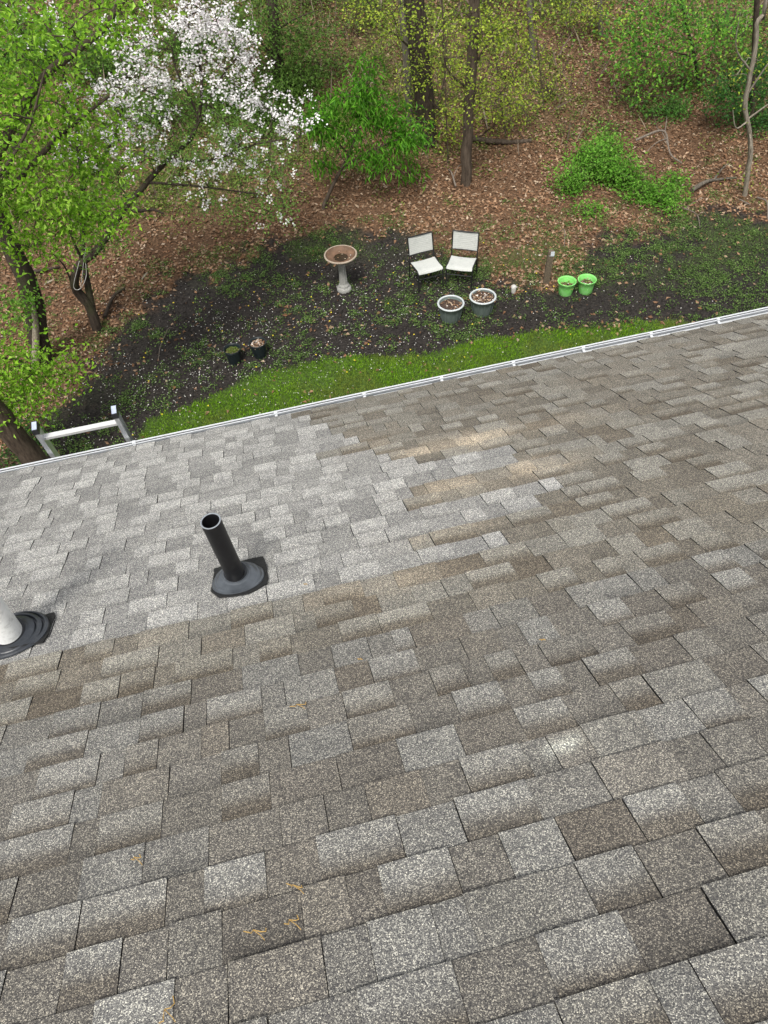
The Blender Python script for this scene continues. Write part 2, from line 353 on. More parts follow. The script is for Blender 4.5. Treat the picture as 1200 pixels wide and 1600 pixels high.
# ------------------------------------------------------------------ house: roof, shingles, gutter
EXPO, VE = .1453, 5.58
ZE = roofp(0, VE)[2]; YE = roofp(0, VE)[1]
XL, XR, VR = -7.0, 9.5, -1.3                 # roof ends and ridge
house = empty('house', (1.2, -1.0, 0), 'shingle roofed house with white gutter, seen from its roof', 'house')
ridge = roofp(0, VR)
b = MB()
tk = .03
dv = [roofp(XL, VR, -.012), roofp(XR, VR, -.012), roofp(XR, VE-.012, -.012), roofp(XL, VE-.012, -.012), roofp(XL, VR, -.05), roofp(XR, VR, -.05), roofp(XR, VE-.012, -.05), roofp(XL, VE-.012, -.05)]
b.add(dv, [(0,3,2,1),(4,5,6,7),(2,3,7,6),(0,4,7,3),(1,2,6,5)])
mir = [(p[0], 2*ridge[1]-p[1], p[2]) for p in dv]
b.add(mir, [(0,1,2,3),(4,7,6,5),(2,6,7,3),(0,3,7,4),(1,5,6,2)])
roof = b.build('roof', M['deck'], house, loc=ridge)
wall = MB(); wy1 = YE-.42; wy0 = 2*ridge[1]-wy1
wall.box((XL+.25, wy0, -.2), (XR-.25, wy1, ZE-.22))
gz0 = ridge[2]-.12; zt = ZE-.22+.42*math.tan(SLOPE)-.09
for xx in (XL+.25, XR-.25):
    wall.add([(xx, wy0, ZE-.22), (xx, wy1, ZE-.22), (xx, ridge[1], gz0-.04)], None, [(0, 1, 2)])
wall.build('wall', M['siding'], house)
fa = MB(); fa.box((XL, YE-.035, ZE-.20), (XR, YE-.015, ZE-.028)); fa.build('fascia', M['wood_trim'], house)
so = MB(); so.box((XL, wy1+.002, ZE-.205), (XR, YE-.037, ZE-.19)); so.build('soffit', M['wood_trim'], house)
# K-style gutter
gp = [(0.0, -.012), (0.0, -.125), (.012, -.135), (.085, -.135), (.10, -.125), (.105, -.10), (.118, -.075), (.134, -.055), (.138, -.018), (.138, -.002), (.1265, -.002), (.126, -.030), (.117, -.030), (.1165, -.007), (.109, -.007), (.109, -.013), (.1285, -.034)]
gin = [(.002, -.012), (.003, -.122), (.013, -.132), (.084, -.132), (.097, -.122), (.102, -.099), (.115, -.073), (.130, -.053)]
def gut(prof):
    q = MB(); xs = np.linspace(XL+.02, XR-.02, 40); pr = np.array(prof); m = len(pr)
    sag = (np.sin(xs*1.3)*.0022 + np.sin(xs*3.1)*.001)
    V = np.stack([np.broadcast_to(xs[:, None], (40, m)), YE-.014 + np.broadcast_to(pr[:, 0], (40, m)) + (xs*.006)[:, None]*(pr[:, 0] > .09), ZE-.045+np.broadcast_to(pr[:, 1], (40, m))+sag[:, None]], -1)
    i = np.arange(39)[:, None]*m; j = np.arange(m-1)[None, :]
    q.add(V.reshape(-1, 3), np.stack([i+j, i+j+1, i+m+j+1, i+m+j], -1).reshape(-1, 4)); return q
gq = gut(gp); gq2 = gut(gin); gq.add(gq2.v[0], gq2.f4[0])
gutter = gq.build('gutter', M['white_paint'], house)
dq = gut([(.1264, -.0075), (.1170, -.0085)]); dq.build('lip_shadow_line', M['deck'], gutter)  # dark strip in the lip groove, paints the shadow under the folded hem
hg = MB(); hg.box((-.011, .004, -.026), (.011, .128, -.020)); hg.box((-.013, .112, -.020), (.013, .139, -.002)); hg.box((-.011, .002, -.045), (.011, .008, -.02))
hmesh = hg.build('hanger', M['white_paint'], gutter, loc='local')
HX = [-6.1, -5.1, -4.1, -3.1, -2.1, -1.082, .005, .72, 1.345, 1.958, 2.552, 3.148, 3.76, 4.4, 5.4, 6.4, 7.4, 8.4]
for i, hx in enumerate(HX):
    o = hmesh if i == 0 else bpy.data.objects.new('hanger', hmesh.data)
    if i: COL.objects.link(o); o.parent = gutter
    o.location = Vector(np.array([hx, YE-.014+hx*.004, ZE-.045]) - WPOS[gutter.name])
    o.rotation_euler = (0, 0, random.uniform(-.08, .08))

# shingles -----------------------------------------------------------
XBV = [(5.58, .12), (5.4, .2), (5.2, .3), (5.0, .35), (4.85, .42), (4.7, .5), (4.55, .2), (4.42, .55), (4.25, .62), (4.12, .75), (4.0, 1.30), (3.85, 1.26), (3.7, .62), (3.55, .55), (3.42, 1.0), (3.3, 1.26), (3.16, 1.16), (3.02, .48), (2.88, .87)]
def patch_x(k):
    v = VE - (k+.5)*EXPO
    if v < 2.82: return None
    vs = np.array([a for a, _ in XBV]); return XBV[int(np.argmin(abs(vs-.02-v)))][1]
def stain(x, v):
    g = lambda cx, cv, sx, sv: np.exp(-((x-cx)/sx)**2-((v-cv)/sv)**2)
    n = sstep(.25, .75, fbm(x*1.0, v*1.0, 6.0, 4))
    s = 1.15*g(1.12, 4.19, .55, .13) + 1.5*g(1.27, 3.60, .22, .10) + .8*g(.85, 3.55, .35, .2) + .85*g(.58, 3.10, .3, .13) + .8*g(.32, 2.76, .36, .085) + .45*g(.55, 4.5, .3, .2) + .25*g(-.8, 2.75, .4, .07)
    return np.clip(s*(.35+.75*n), 0, 1.2)
def pale(x, v):
    return np.clip(1.0*np.exp(-((x-.60)/.045)**2-((v-1.60)/.026)**2), 0, 1)
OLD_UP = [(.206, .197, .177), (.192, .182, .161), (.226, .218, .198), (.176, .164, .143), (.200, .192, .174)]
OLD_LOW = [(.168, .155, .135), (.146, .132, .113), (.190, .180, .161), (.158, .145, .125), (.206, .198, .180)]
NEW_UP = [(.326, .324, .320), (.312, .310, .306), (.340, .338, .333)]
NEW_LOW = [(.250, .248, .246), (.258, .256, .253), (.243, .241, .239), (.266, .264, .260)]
PIPES = []
def shingle(u0, u1, k, rng, new):
    """one laminated strip: a base sheet with raised teeth of uneven width"""
    vb = VE - k*EXPO; q = MB()
    us = [u0]; raised = []; r = rng.random() < .5
    while us[-1] < u1-1e-6:
        wdt = rng.uniform(.10, .225) if r else rng.uniform(.075, .20)
        nu = us[-1]+wdt
        if u1-nu < .07: nu = u1
        us.append(nu); raised.append(r); r = not r
    lift = rng.uniform(0, .003) + (.002 if rng.random() < .07 else 0)
    skew = rng.uniform(-.003, .003); tone = rng.uniform(.95, 1.05)
    for a, b2, up in zip(us[:-1], us[1:], raised):
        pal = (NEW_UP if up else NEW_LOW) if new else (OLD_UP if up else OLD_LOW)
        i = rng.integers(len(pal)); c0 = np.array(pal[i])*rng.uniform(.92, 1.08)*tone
        if not new and vb < 2.4: c0 = c0*np.array([.96, .98, 1.03])
        grad = rng.random()
        ht = (.0092 if up else .0042)+lift*.7
        jt = rng.uniform(-.0025, .0025); sk = rng.uniform(.25, 1.15); lo_ = rng.uniform(.05, .35)
        g1, g2 = (rng.choice([.0003, .0011, .0020], 2, p=[.35, .4, .25]) if up else (.0003, .0003))
        ia, ib = a+g1, b2-g2
        nuq, nvq = 3, 5
        uu = np.linspace(ia, ib, nuq); tv = np.array([-.16, 0.03, .14, .34, .62, .955, 1.0])
        vv = vb + jt - EXPO*(1-tv)
        V = []; Cq = []
        for t, vj in zip(tv, vv):
            for ui in uu:
                ux = ui + ((rng.random()-.5)*.0035 if ui in (ia, ib) and 0 < t < 1.01 else 0)*0
                hh = ht*max(t, -.2)*1.0 + .0006*math.sin(ui*31+vj*17) + skew*(ui-(u0+u1)/2)*max(t, 0)
                if t == 1.0: hh -= .0004
                V.append(roofp(ux, vj, hh))
                c = c0.copy()
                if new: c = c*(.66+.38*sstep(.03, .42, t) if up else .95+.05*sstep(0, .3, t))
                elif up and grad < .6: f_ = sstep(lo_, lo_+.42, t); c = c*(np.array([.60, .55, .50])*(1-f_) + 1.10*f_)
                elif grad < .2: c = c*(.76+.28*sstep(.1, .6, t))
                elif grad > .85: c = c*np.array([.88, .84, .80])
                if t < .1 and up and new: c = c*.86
                s = float(stain(ui, vj)); 
                if s > .01:
                    tan = np.array([.42, .36, .285]); s2 = min(1, s*sk*(.12 if new else .92)); c = c*(1-s2)+tan*s2*(.8+.25*c.mean()/.2)
                p = float(pale(ui, vj)); c = c*(1-p)+np.array([.52, .53, .49])*p
                Cq.append(c)
        nV = len(V); rows = len(tv)
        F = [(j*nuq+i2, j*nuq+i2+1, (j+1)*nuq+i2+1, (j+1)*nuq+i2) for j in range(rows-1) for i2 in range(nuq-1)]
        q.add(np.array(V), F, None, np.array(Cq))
        # cut edges: butt and both sides, bare asphalt
        dk = np.array([.012, .012, .013])
        P = np.array(V).reshape(rows, nuq, 3); dn = NRM*(-.013)
        butt = P[-1]; q.add(np.vstack([butt, butt+dn]), [(i2, i2+1, nuq+i2+1, nuq+i2) for i2 in range(nuq-1)], None, dk)
        for col, flip in ((P[:, 0], 0), (P[:, -1], 1)):
            q.add(np.vstack([col, col+dn]), [((j, j+1, rows+j+1, rows+j) if flip else (j+1, j, rows+j, rows+j+1)) for j in range(rows-1)], None, dk)
    return q
NK = int((VE-VR)/EXPO)
rs = np.random.default_rng(11)
field = MB(); nsh = 0
for k in range(NK):
    px_ = patch_x(k); off = (k*.1525 + (rs.uniform(-.06, .06))) % 1.0
    cuts = []
    x = XL; first = True
    edges = np.concatenate([[XL], np.arange(XL + (off if off > .12 else off+.5), XR-.1, 1.0), [XR]])
    segs = []
    for e0, e1 in zip(edges[:-1], edges[1:]):
        if px_ is not None and e0 < px_ < e1:
            xm = min(max(px_, e0+.09), e1-.09)
            segs.append((e0, xm, True)); segs.append((xm, e1, False))
        else: segs.append((e0, e1, px_ is not None and e1 <= px_+1e-6))
    for (e0, e1, nw) in segs:
        gap = rs.uniform(.0005, .0014)
        q = shingle(e0+gap, e1-gap, k, rs, nw)
        vm = VE-(k+.5)*EXPO
        inview = False
        for xx in np.linspace(e0, e1, 6):
            if vm > .3:
                a_, b_ = project(roofp(xx, vm)); inview |= (-25 < a_ < 1225 and -25 < b_ < 1640)
        if inview and nsh < 300:
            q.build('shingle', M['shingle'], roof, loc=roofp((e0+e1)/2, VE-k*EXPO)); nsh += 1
        else:
            base = field.n
            for vv_, cc_ in zip(q.v, q.c): field.v.append(vv_); field.c.append(cc_)
            for f_ in q.f4: field.f4.append(f_+base)
            field.n += q.n
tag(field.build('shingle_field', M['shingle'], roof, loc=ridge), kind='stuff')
cap = MB()
for x in np.arange(XL, XR-.01, .2):
    e = .0
    A = [roofp(x, VR+.15, .018), roofp(x+.24, VR+.15, .012), (x+.24, ridge[1], ridge[2]+.018), (x, ridge[1], ridge[2]+.024)]
    Bm = [(p[0], 2*ridge[1]-p[1], p[2]) for p in A]
    cap.add(A, [(0, 1, 2, 3)], None, (.2, .19, .17)); cap.add(Bm, [(3, 2, 1, 0)], None, (.2, .19, .17))
tag(cap.build('ridge_cap', M['shingle'], roof), kind='stuff')

# vent pipes ---------------------------------------------------------
def vent(px, py, rpipe, length, collar, plate, label, pmat, bmat, hollow, lean=(0, 0), top_px=None):
    bx, bv = roof_at(px, py); base = roofp(bx, bv, .01)
    t = empty('vent_pipe', base, label, 'vent pipe')
    # flashing plate lying on the shingles
    pl = MB(); top = [roofp(a, b_, .0150) for a, b_ in plate]; n = len(top); cen = np.mean(top, 0)
    ring = np.array(top); low = ring - NRM*.006
    pl.add(np.vstack([ring, cen]), None, [(i, (i+1) % n, n) for i in range(n)]); pl.add(np.vstack([ring, low]), [(i, n+i, n+(i+1) % n, (i+1) % n) for i in range(n)])
    pl.build('flashing_plate', M['tar'], t)
    # collar turned about the roof normal at its foot, rising to the vertical pipe
    cl = MB(); seg = 48; th = np.linspace(0, 2*np.pi, seg, endpoint=False); m = len(collar); ex = np.array([1.0, 0, 0])
    if top_px: tp = atY(top_px[0], top_px[1], base[1]); up = tp-base; length = np.linalg.norm(up)
    else: up = np.array([lean[0], lean[1], 1.0])
    up = up/np.linalg.norm(up)
    hmax = max(h for _, h in collar); V = []
    for r_, h_ in collar:
        f = np.clip(h_/hmax, 0, 1); ax = NRM*(1-f)+up*f; ax /= np.linalg.norm(ax); ey = np.cross(ax, ex); ey /= np.linalg.norm(ey)
        cpt = base + (NRM*(1-f*.6)+up*f*.6)*(h_+.008)
        # widest radius of the collar is cut by the sloping roof
        V.append(cpt + r_*(np.cos(th)[:, None]*ex + np.sin(th)[:, None]*ey))
    V = np.array(V); i = np.arange(m-1)[:, None]*seg; j = np.arange(seg)[None, :]; j2 = (j+1) % seg
    cl.add(V.reshape(-1, 3), np.stack([i+j, i+j2, i+seg+j2, i+seg+j], -1).reshape(-1, 4))
    cl.build('collar', bmat, t, smooth=False)
    p = MB(); a0 = base - up*.06; a1 = base + up*length; sg = 40
    p.tube([a0, a0*.66+a1*.34, a0*.33+a1*.67, a1], rpipe, sg, cap=False)
    p.build('pipe', pmat, t, smooth=True)
    ri = rpipe*.86; th = np.linspace(0, 2*np.pi, sg, endpoint=False); ey = np.array([0, 1.0, 0]) - up*up[1]; ey /= np.linalg.norm(ey); exx = np.cross(ey, up)
    circ = np.cos(th)[:, None]*exx + np.sin(th)[:, None]*ey
    rim = MB(); k_ = np.arange(sg); k2 = (k_+1) % sg
    rim.add(np.vstack([a1+circ*rpipe*1.003, a1+up*.0015+circ*(rpipe*.97), a1+up*.0015+circ*(ri*1.02), a1-up*.001+circ*ri]),
            np.vstack([np.stack([k_+s*sg, k2+s*sg, k2+(s+1)*sg, k_+(s+1)*sg], 1) for s in range(3)]))
    rim.build('rim', M['pipe_cut'] if hollow else pmat, t, smooth=True)
    bore = MB(); bore.add(np.vstack([a1-up*.001+circ*ri, a1-up*length*.95+circ*ri]), np.stack([k2, k_, k_+sg, k2+sg], 1)); bore.build('bore', pmat, t, smooth=True)
    rg = MB(); hc = collar[-1][1]
    c0 = base + (NRM*.4+up*.6)*(hc+.008)
    rg.tube([c0-up*.004, c0+up*.006], collar[-1][0]+.004, 36); rg.build('seal_ring', M['rubber'], t, smooth=True)
    return t
def crop3(pts, ox, oy, s): return [roof_at(ox+a/s, oy+b_/s) for a, b_ in pts]
pl1 = crop3([(300, 880), (440, 838), (690, 770), (830, 735), (960, 712), (985, 780), (1012, 860), (1030, 1000), (1010, 1080), (900, 1150), (760, 1215), (560, 1250), (370, 1262), (262, 1180), (285, 1040), (305, 940)], 300, 790, 8.571)
vent(374, 911, .0425, .345, [(.120, -.004), (.1195, .006), (.116, .009), (.110, .010), (.104, .020), (.099, .023), (.094, .0235), (.080, .033), (.074, .035), (.068, .0355), (.060, .041), (.057, .042), (.055, .050), (.049, .0515)], pl1,
     'black vent pipe in a ribbed rubber boot between grey shingles', M['abs_pipe'], M['boot'], True, top_px=(329, 814))
pl2 = crop3([(-900, 880), (280, 640), (520, 575), (742, 518), (752, 560), (700, 690), (660, 810), (590, 920), (200, 1000), (-900, 1050)], 0, 900, 8.571)
vent(20, 1000, .060, .75, [(.160, -.006), (.159, .010), (.150, .013), (.146, .012), (.144, .006), (.136, .006), (.133, .015), (.122, .018), (.117, .017), (.115, .011), (.108, .011), (.104, .020), (.082, .026), (.076, .030), (.067, .036)], pl2,
     'white vent pipe in a flat ringed black boot at the left edge', M['pvc'], M['boot_dark'], False, (.05, .0))

# small wind-blown things on the roof --------------------------------
CAT = [(468, 1108, 34, 'near the middle of the roof, forked'), (402, 1463, 34, 'bright yellow, low on the roof'), (458, 1447, 22, 'right of the bright yellow one'), (463, 1392, 26, 'curled above two others'),
       (264, 1588, 34, 'at the bottom edge of the photo'), (215, 1348, 16, 'short, on brown shingles at the left'), (848, 1006, 10, 'tiny crumb, right of the roof middle'), (478, 918, 9, 'tiny crumb below the black vent pipe'), (563, 1036, 9, 'tiny crumb above the forked one')]
for cx, cy, L, d in CAT:
    x0, v0 = roof_at(cx, cy); D = 2.4; ln = L/FPX*D*.85; a = random.uniform(-.5, .3) if cx != 264 else 1.0
    q = MB(); n = 7; pts = []
    for i in range(n):
        t = (i/(n-1)-.5)*ln; pts.append(roofp(x0+t*math.cos(a)+.006*math.sin(i*1.7), v0+t*math.sin(a)+.006*math.cos(i*2.1), .0155+.003*abs(math.sin(i*1.3))))
    q.tube(pts, .0013, 5)
    if L > 15: q.tube([pts[3], roofp(x0+.012, v0-.015, .018), roofp(x0+.02, v0-.028, .016)], .001, 5)
    tag(q.build('catkin', M['catkin']), 'yellow catkin scrap on the shingles, '+d, 'catkin', 'yellow catkins fallen on the roof')

# ------------------------------------------------------------------ ladder
def ladder():
    xa, xb = -1.675, -1.135; yg, zg = YE+.134, ZE-.02; lean = math.radians(80)
    up = np.array([0, -math.cos(lean), math.sin(lean)]); out = np.array([0, math.sin(lean), math.cos(lean)])
    topd = .295; base = np.array([(xa+xb)/2, yg, zg]) - up*(zg/math.sin(lean))
    t = empty('ladder', base, 'aluminium extension ladder leaning on the gutter, only its top showing', 'ladder')
    p0 = np.array([0, yg, zg]); Lb = zg/math.sin(lean)
    def prism(x0, x1, d0, d1, s0, s1, q):      # box in ladder axes
        V = [p0*[0,1,1]+np.array([x,0,0])+out*d+up*s for s in (s0, s1) for d in (d0, d1) for x in (x0, x1)]
        q.add(V, [(0,2,3,1),(4,5,7,6),(0,1,5,4),(1,3,7,5),(3,2,6,7),(2,0,4,6)])
    for xr, sg in ((xa, 1), (xb, -1)):
        q = MB(); a, c = xr-.004, xr+.004
        prism(a, c, .002, .082, -Lb, topd-.045, q)                       # web
        fl = (xr, xr+.030) if sg < 0 else (xr-.030, xr)
        prism(fl[0], fl[1], .0025, .007, -Lb+.001, topd-.046, q); prism(fl[0], fl[1], .077, .0815, -Lb+.001, topd-.046, q)
        r = q.build('rail', M['alu'], t)
        cp = MB(); prism(min(fl[0], a)-.004, max(fl[1], c)+.004, -.002, .086, topd-.05, topd, cp); o = cp.build('end_cap', M['rubber'], r)
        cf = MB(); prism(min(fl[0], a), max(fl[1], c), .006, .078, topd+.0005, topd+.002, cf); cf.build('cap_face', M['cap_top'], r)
    s = topd-.145
    while s > -Lb+.2:
        q = MB(); prism(xa+.004, xb-.004, .022, .062, s-.012, s+.012, q); q.build('rung', M['alu_bright'], t); s -= .305
ladder()

# ------------------------------------------------------------------ garden things
def at_z(P): return np.array([P[0], P[1], float(gz(P[0], P[1]))])
bb = on_ground(538, 452)
t = empty('bird_bath', bb, 'concrete bird bath with rust brown bowl standing in dark mulch', 'bird bath')
q = MB(); q.lathe([(0, -.03), (.135, -.03), (.14, .0), (.138, .05), (.12, .065), (.105, .068), (.10, .085), (.104, .10), (.095, .115), (.078, .125), (.070, .16), (.062, .30), (.055, .46), (.054, .56), (.062, .60), (.085, .625), (.09, .64), (0, .64)], 24, (0, 0, 0)); q.build('pedestal', M['concrete'], t, loc='local', smooth=True)
# shallow fluting on the pedestal
fl = MB()
for i in range(10):
    a = i*math.tau/10; fl.tube([(math.cos(a)*.072, math.sin(a)*.072, .15), (math.cos(a)*.063, math.sin(a)*.063, .32), (math.cos(a)*.056, math.sin(a)*.056, .55)], .009, 5)
fl.build('fluting', M['concrete'], t, loc='local', smooth=True)
q = MB(); q.lathe([(0, .635), (.09, .638), (.19, .665), (.28, .71), (.306, .735), (.308, .752), (.298, .762), (.280, .757)], 40); q.build('bowl', M['rim'], t, loc='local', smooth=True)
q = MB(); q.lathe([(.281, .756), (.268, .735), (.235, .705), (.16, .685), (0, .682)], 40); q.build('basin', M['bowl'], t, loc='local', smooth=True)

q = MB(); q.lathe([(0, .690), (.13, .690)], 28); q.build('water', M['wet'], t, loc='local', smooth=True)
BATH = t
def chair(P, rz, label):
    t = empty('patio_chair', P, label, 'chair', 'pair of patio chairs', rz)
    w = .245; r = .0125
    for s in (-1, 1):
        q = MB(); q.tube(spline([(s*w, -.25, 0), (s*w, -.235, .30), (s*w, -.225, .405), (s*w, -.18, .428), (s*w, .0, .415), (s*w, .19, .40)], 16), r, 8); q.build('leg', M['frame'], t, loc='local', smooth=True)
        q = MB(); q.tube(spline([(s*w, .27, 0), (s*w, .235, .22), (s*w, .205, .40), (s*w, .235, .58), (s*w, .29, .86)], 16), r, 8); q.build('leg', M['frame'], t, loc='local', smooth=True)
    for nm, p0_, p1_, rr_ in (('back_rail', (-w, .292, .86), (w, .292, .86), r), ('back_rail', (-w, .230, .525), (w, .230, .525), r*.8), ('stretcher', (-w, -.24, .28), (w, -.24, .28), r*.7), ('stretcher', (-w, .225, .26), (w, .225, .26), r*.7)):
        q = MB(); q.tube([p0_, p1_], rr_, 8); q.build(nm, M['frame'], t, loc='local', smooth=True)
    def panel(rows, name, strips):
        q = MB(); n = len(rows)
        xs = np.linspace(-w+.004, w-.004, 9); V = []
        for off in (0, -.007):
            for (y, z) in rows:
                for x in xs: V.append((x, y+off*.4, z+off-.012*(1-(x/w)**2)))
        m = 9; F = [(j*m+i, j*m+i+1, (j+1)*m+i+1, (j+1)*m+i) for j in range(n-1) for i in range(m-1)]
        o = n*m; F2 = [tuple(o+v for v in f[::-1]) for f in F]
        q.add(V, F+F2); p = q.build(name, M['sling'], t, loc='local', smooth=True)
        return p
    panel([(-.252, .405), (-.245, .425), (-.20, .437), (-.1, .428), (.05, .42), (.17, .415)], 'seat', 0)
    q = MB(); n = 10
    ys = np.linspace(0, 1, n); xs = np.linspace(-w+.004, w-.004, 9); V = []
    for off in (0, .007):
        for t_ in ys:
            z = .535+.315*t_; y = .228+.062*t_-.004
            for x in xs: V.append((x, y+off+.014*(1-(x/w)**2), z))
    m = 9; F = [(j*m+i, j*m+i+1, (j+1)*m+i+1, (j+1)*m+i) for j in range(n-1) for i in range(m-1)]; F2 = [tuple(n*m+v for v in f[::-1]) for f in F]
    q.add(V, F+F2); bk = q.build('backrest', M['sling'], t, loc='local', smooth=True)
    q = MB()
    for t_ in np.linspace(.08, .92, 9):
        z = .535+.315*t_; y = .228+.062*t_-.0055
        q.tube([(x, y+.014*(1-(x/w)**2), z) for x in np.linspace(-w+.01, w-.01, 7)], .0016, 4)
    o = q.build('weave_line', M['concrete'], bk, loc='local')
    return t
chair(at_z((3.38, 12.05)), math.radians(6), 'white sling patio chair turned toward its twin, left of the pair')
chair(at_z((4.05, 11.93)), math.radians(-30), 'white sling patio chair squarely facing the house, right of the pair')

def scatter_disc(n, r): 
    a = RNG.random(n)*math.tau; rr = r*np.sqrt(RNG.random(n)); return rr*np.cos(a), rr*np.sin(a)
def leaves(mb, P, D, Nn, L, W, C, fold=.15):
    """kite-shaped leaves: P base, D direction, Nn normal"""
    n = len(P); D = D/np.linalg.norm(D, axis=1)[:, None]; S = np.cross(D, Nn); S /= np.linalg.norm(S, axis=1)[:, None]+1e-9; Nn = np.cross(S, D)
    L = np.broadcast_to(L, (n,))[:, None]; W = np.broadcast_to(W, (n,))[:, None]
    up = Nn*(W*fold*2)
    V = np.stack([P, P+D*L*.42-S*W*.5+up, P+D*L-Nn*L*.12, P+D*L*.42+S*W*.5+up], 1).reshape(-1, 3)
    i = np.arange(n)[:, None]*4; f = np.concatenate([i+np.array([[0, 2, 1]]), i+np.array([[0, 3, 2]])])
    mb.add(V, None, f, np.repeat(C, 4, 0))
def rand_unit(n):
    v = RNG.normal(size=(n, 3)); return v/np.linalg.norm(v, axis=1)[:, None]
def tilt_normals(n, s):
    v = RNG.normal(size=(n, 3))*s; v[:, 2] += 1; return v/np.linalg.norm(v, axis=1)[:, None]
def pal(n, cols, jit=.18, w=None):
    c = np.array(cols)[RNG.choice(len(cols), n, p=w)]; return c*(1+(RNG.random((n, 1))-.5)*2*jit)
BROWN = [(.205, .112, .062), (.27, .168, .102), (.335, .235, .155), (.12, .066, .037), (.235, .135, .078), (.42, .325, .235)]

def pot(P, r, h, soil_z, body, rimmat, label, rim_t=.018, band=True, sprout=0, bits=40, r_bot=.68, group=None):
    t = empty('plant_pot', P, label, 'plant pot', group, random.uniform(0, 6))
    rb = r*r_bot
    pr = [(0, .0), (rb*.96, .0), (rb, .012), (rb+(r*.9-rb)*.5, h*.5), (r*.90, h*.82)]
    if band: pr += [(r*.93, h*.84), (r*.95, h*.93)]
    pr += [(r*.96, h-rim_t*1.2), (r*.9, h-rim_t*1.2), (r*.87, h*.9), (rb*1.02, h*.55)]
    q = MB(); q.lathe(pr, 36); q.build('pot_body', body, t, loc='local', smooth=False if False else True)
    q = MB(); th = np.linspace(0, math.tau, 10); pr2 = [(r-rim_t+rim_t*math.cos(a), h-rim_t+rim_t*math.sin(a)*.9) for a in th]; q.lathe(pr2[::-1], 36); q.build('rim', rimmat, t, loc='local', smooth=True)
    if band and body is M['pot']:
        for i in range(12):
            q = MB(); a = i*math.tau/12; rr = lambda z: rb+(r*.9-rb)*(z/(h*.82))
            q.tube([(math.cos(a)*(rr(z)+.001), math.sin(a)*(rr(z)+.001), z) for z in (.03, h*.4, h*.74)], .006, 5); q.build('rib', body, t, loc='local', smooth=True)
    rs_ = rb+(r*.88-rb)*min(1, soil_z/(h*.85)); q = MB(); n = 24; V = []; 
    ringr = [0, .35, .7, 1.0]
    for kk, f in enumerate(ringr[1:]):
        for i in range(n):
            a = i*math.tau/n; V.append((rs_*f*math.cos(a), rs_*f*math.sin(a), soil_z+random.uniform(-.012, .012)*(f < 1)))
    V.append((0, 0, soil_z+.015)); F = [(k2*n+i, k2*n+(i+1) % n, (k2+1)*n+(i+1) % n, (k2+1)*n+i) for k2 in range(2) for i in range(n)]
    q.add(V, [f[::-1] for f in F], [(3*n, i, (i+1) % n) for i in range(n)]); so_ = q.build('soil', M['soil'], t, loc='local')
    x, y = scatter_disc(bits, rs_*.9); q = MB()
    leaves(q, np.stack([x, y, np.full(bits, soil_z+.014)], 1), np.c_[RNG.normal(size=(bits, 2)), np.full(bits, .25)], tilt_normals(bits, .4), RNG.uniform(.03, .06, bits), RNG.uniform(.02, .035, bits), pal(bits, BROWN+[(.6, .55, .5)]))
    o = q.build('dry_leaf', M['litter'], so_, loc='local'); o['kind'] = 'stuff'
    if sprout:
        x, y = scatter_disc(sprout, rs_*.85); q = MB()
        leaves(q, np.stack([x-.03, y, np.full(sprout, soil_z+.02)], 1), np.c_[RNG.normal(size=(sprout, 2)), np.full(sprout, .7)], tilt_normals(sprout, .5), .05, .025, pal(sprout, [(.16, .24, .05), (.25, .27, .09)]))
        o = q.build('sprout', M['leaf'], t, loc='local'); o['kind'] = 'stuff'
    return t
nb = 8; x_, y_ = scatter_disc(nb, .2); q = MB(); leaves(q, np.stack([x_, y_, np.full(nb, .698)+.08*((x_**2+y_**2)/.06)*.35], 1), np.c_[RNG.normal(size=(nb, 2)), np.full(nb, .1)], tilt_normals(nb, .3), .035, .026, pal(nb, [(.6, .55, .5), (.3, .2, .12), (.5, .42, .3)], .1)); o_ = q.build('fallen_petal', M['petal'], BATH, loc='local'); o_['kind'] = 'stuff'
pot(on_ground(704, 499), .245, .36, .29, M['pot'], M['pot_rim'], 'grey green pot with white rim and bare dark soil, nearest the lawn')
pot(on_ground(753, 489), .245, .36, .31, M['pot'], M['pot_rim'], 'grey green pot with white rim, full of dry brown leaves', bits=110)
pot(on_ground(883, 459), .172, .27, .15, M['green_pot'], M['green_pot'], 'lime green pot next to the short wooden post', .008, r_bot=.72, bits=26, sprout=14)
pot(on_ground(914, 456), .172, .27, .165, M['green_pot'], M['green_pot'], 'lime green pot farther from the post, with orange leaves', .008, r_bot=.72, bits=60, sprout=5)
pot(on_ground(368, 566), .155, .30, .20, M['black_pot'], M['black_pot'], 'black nursery pot with green sprouts, left of two', .008, False, 130, 20, .74)
pot(on_ground(407, 556), .155, .30, .23, M['black_pot'], M['black_pot'], 'black nursery pot filled with tan chips, right of two', .008, False, 0, 150, .74)

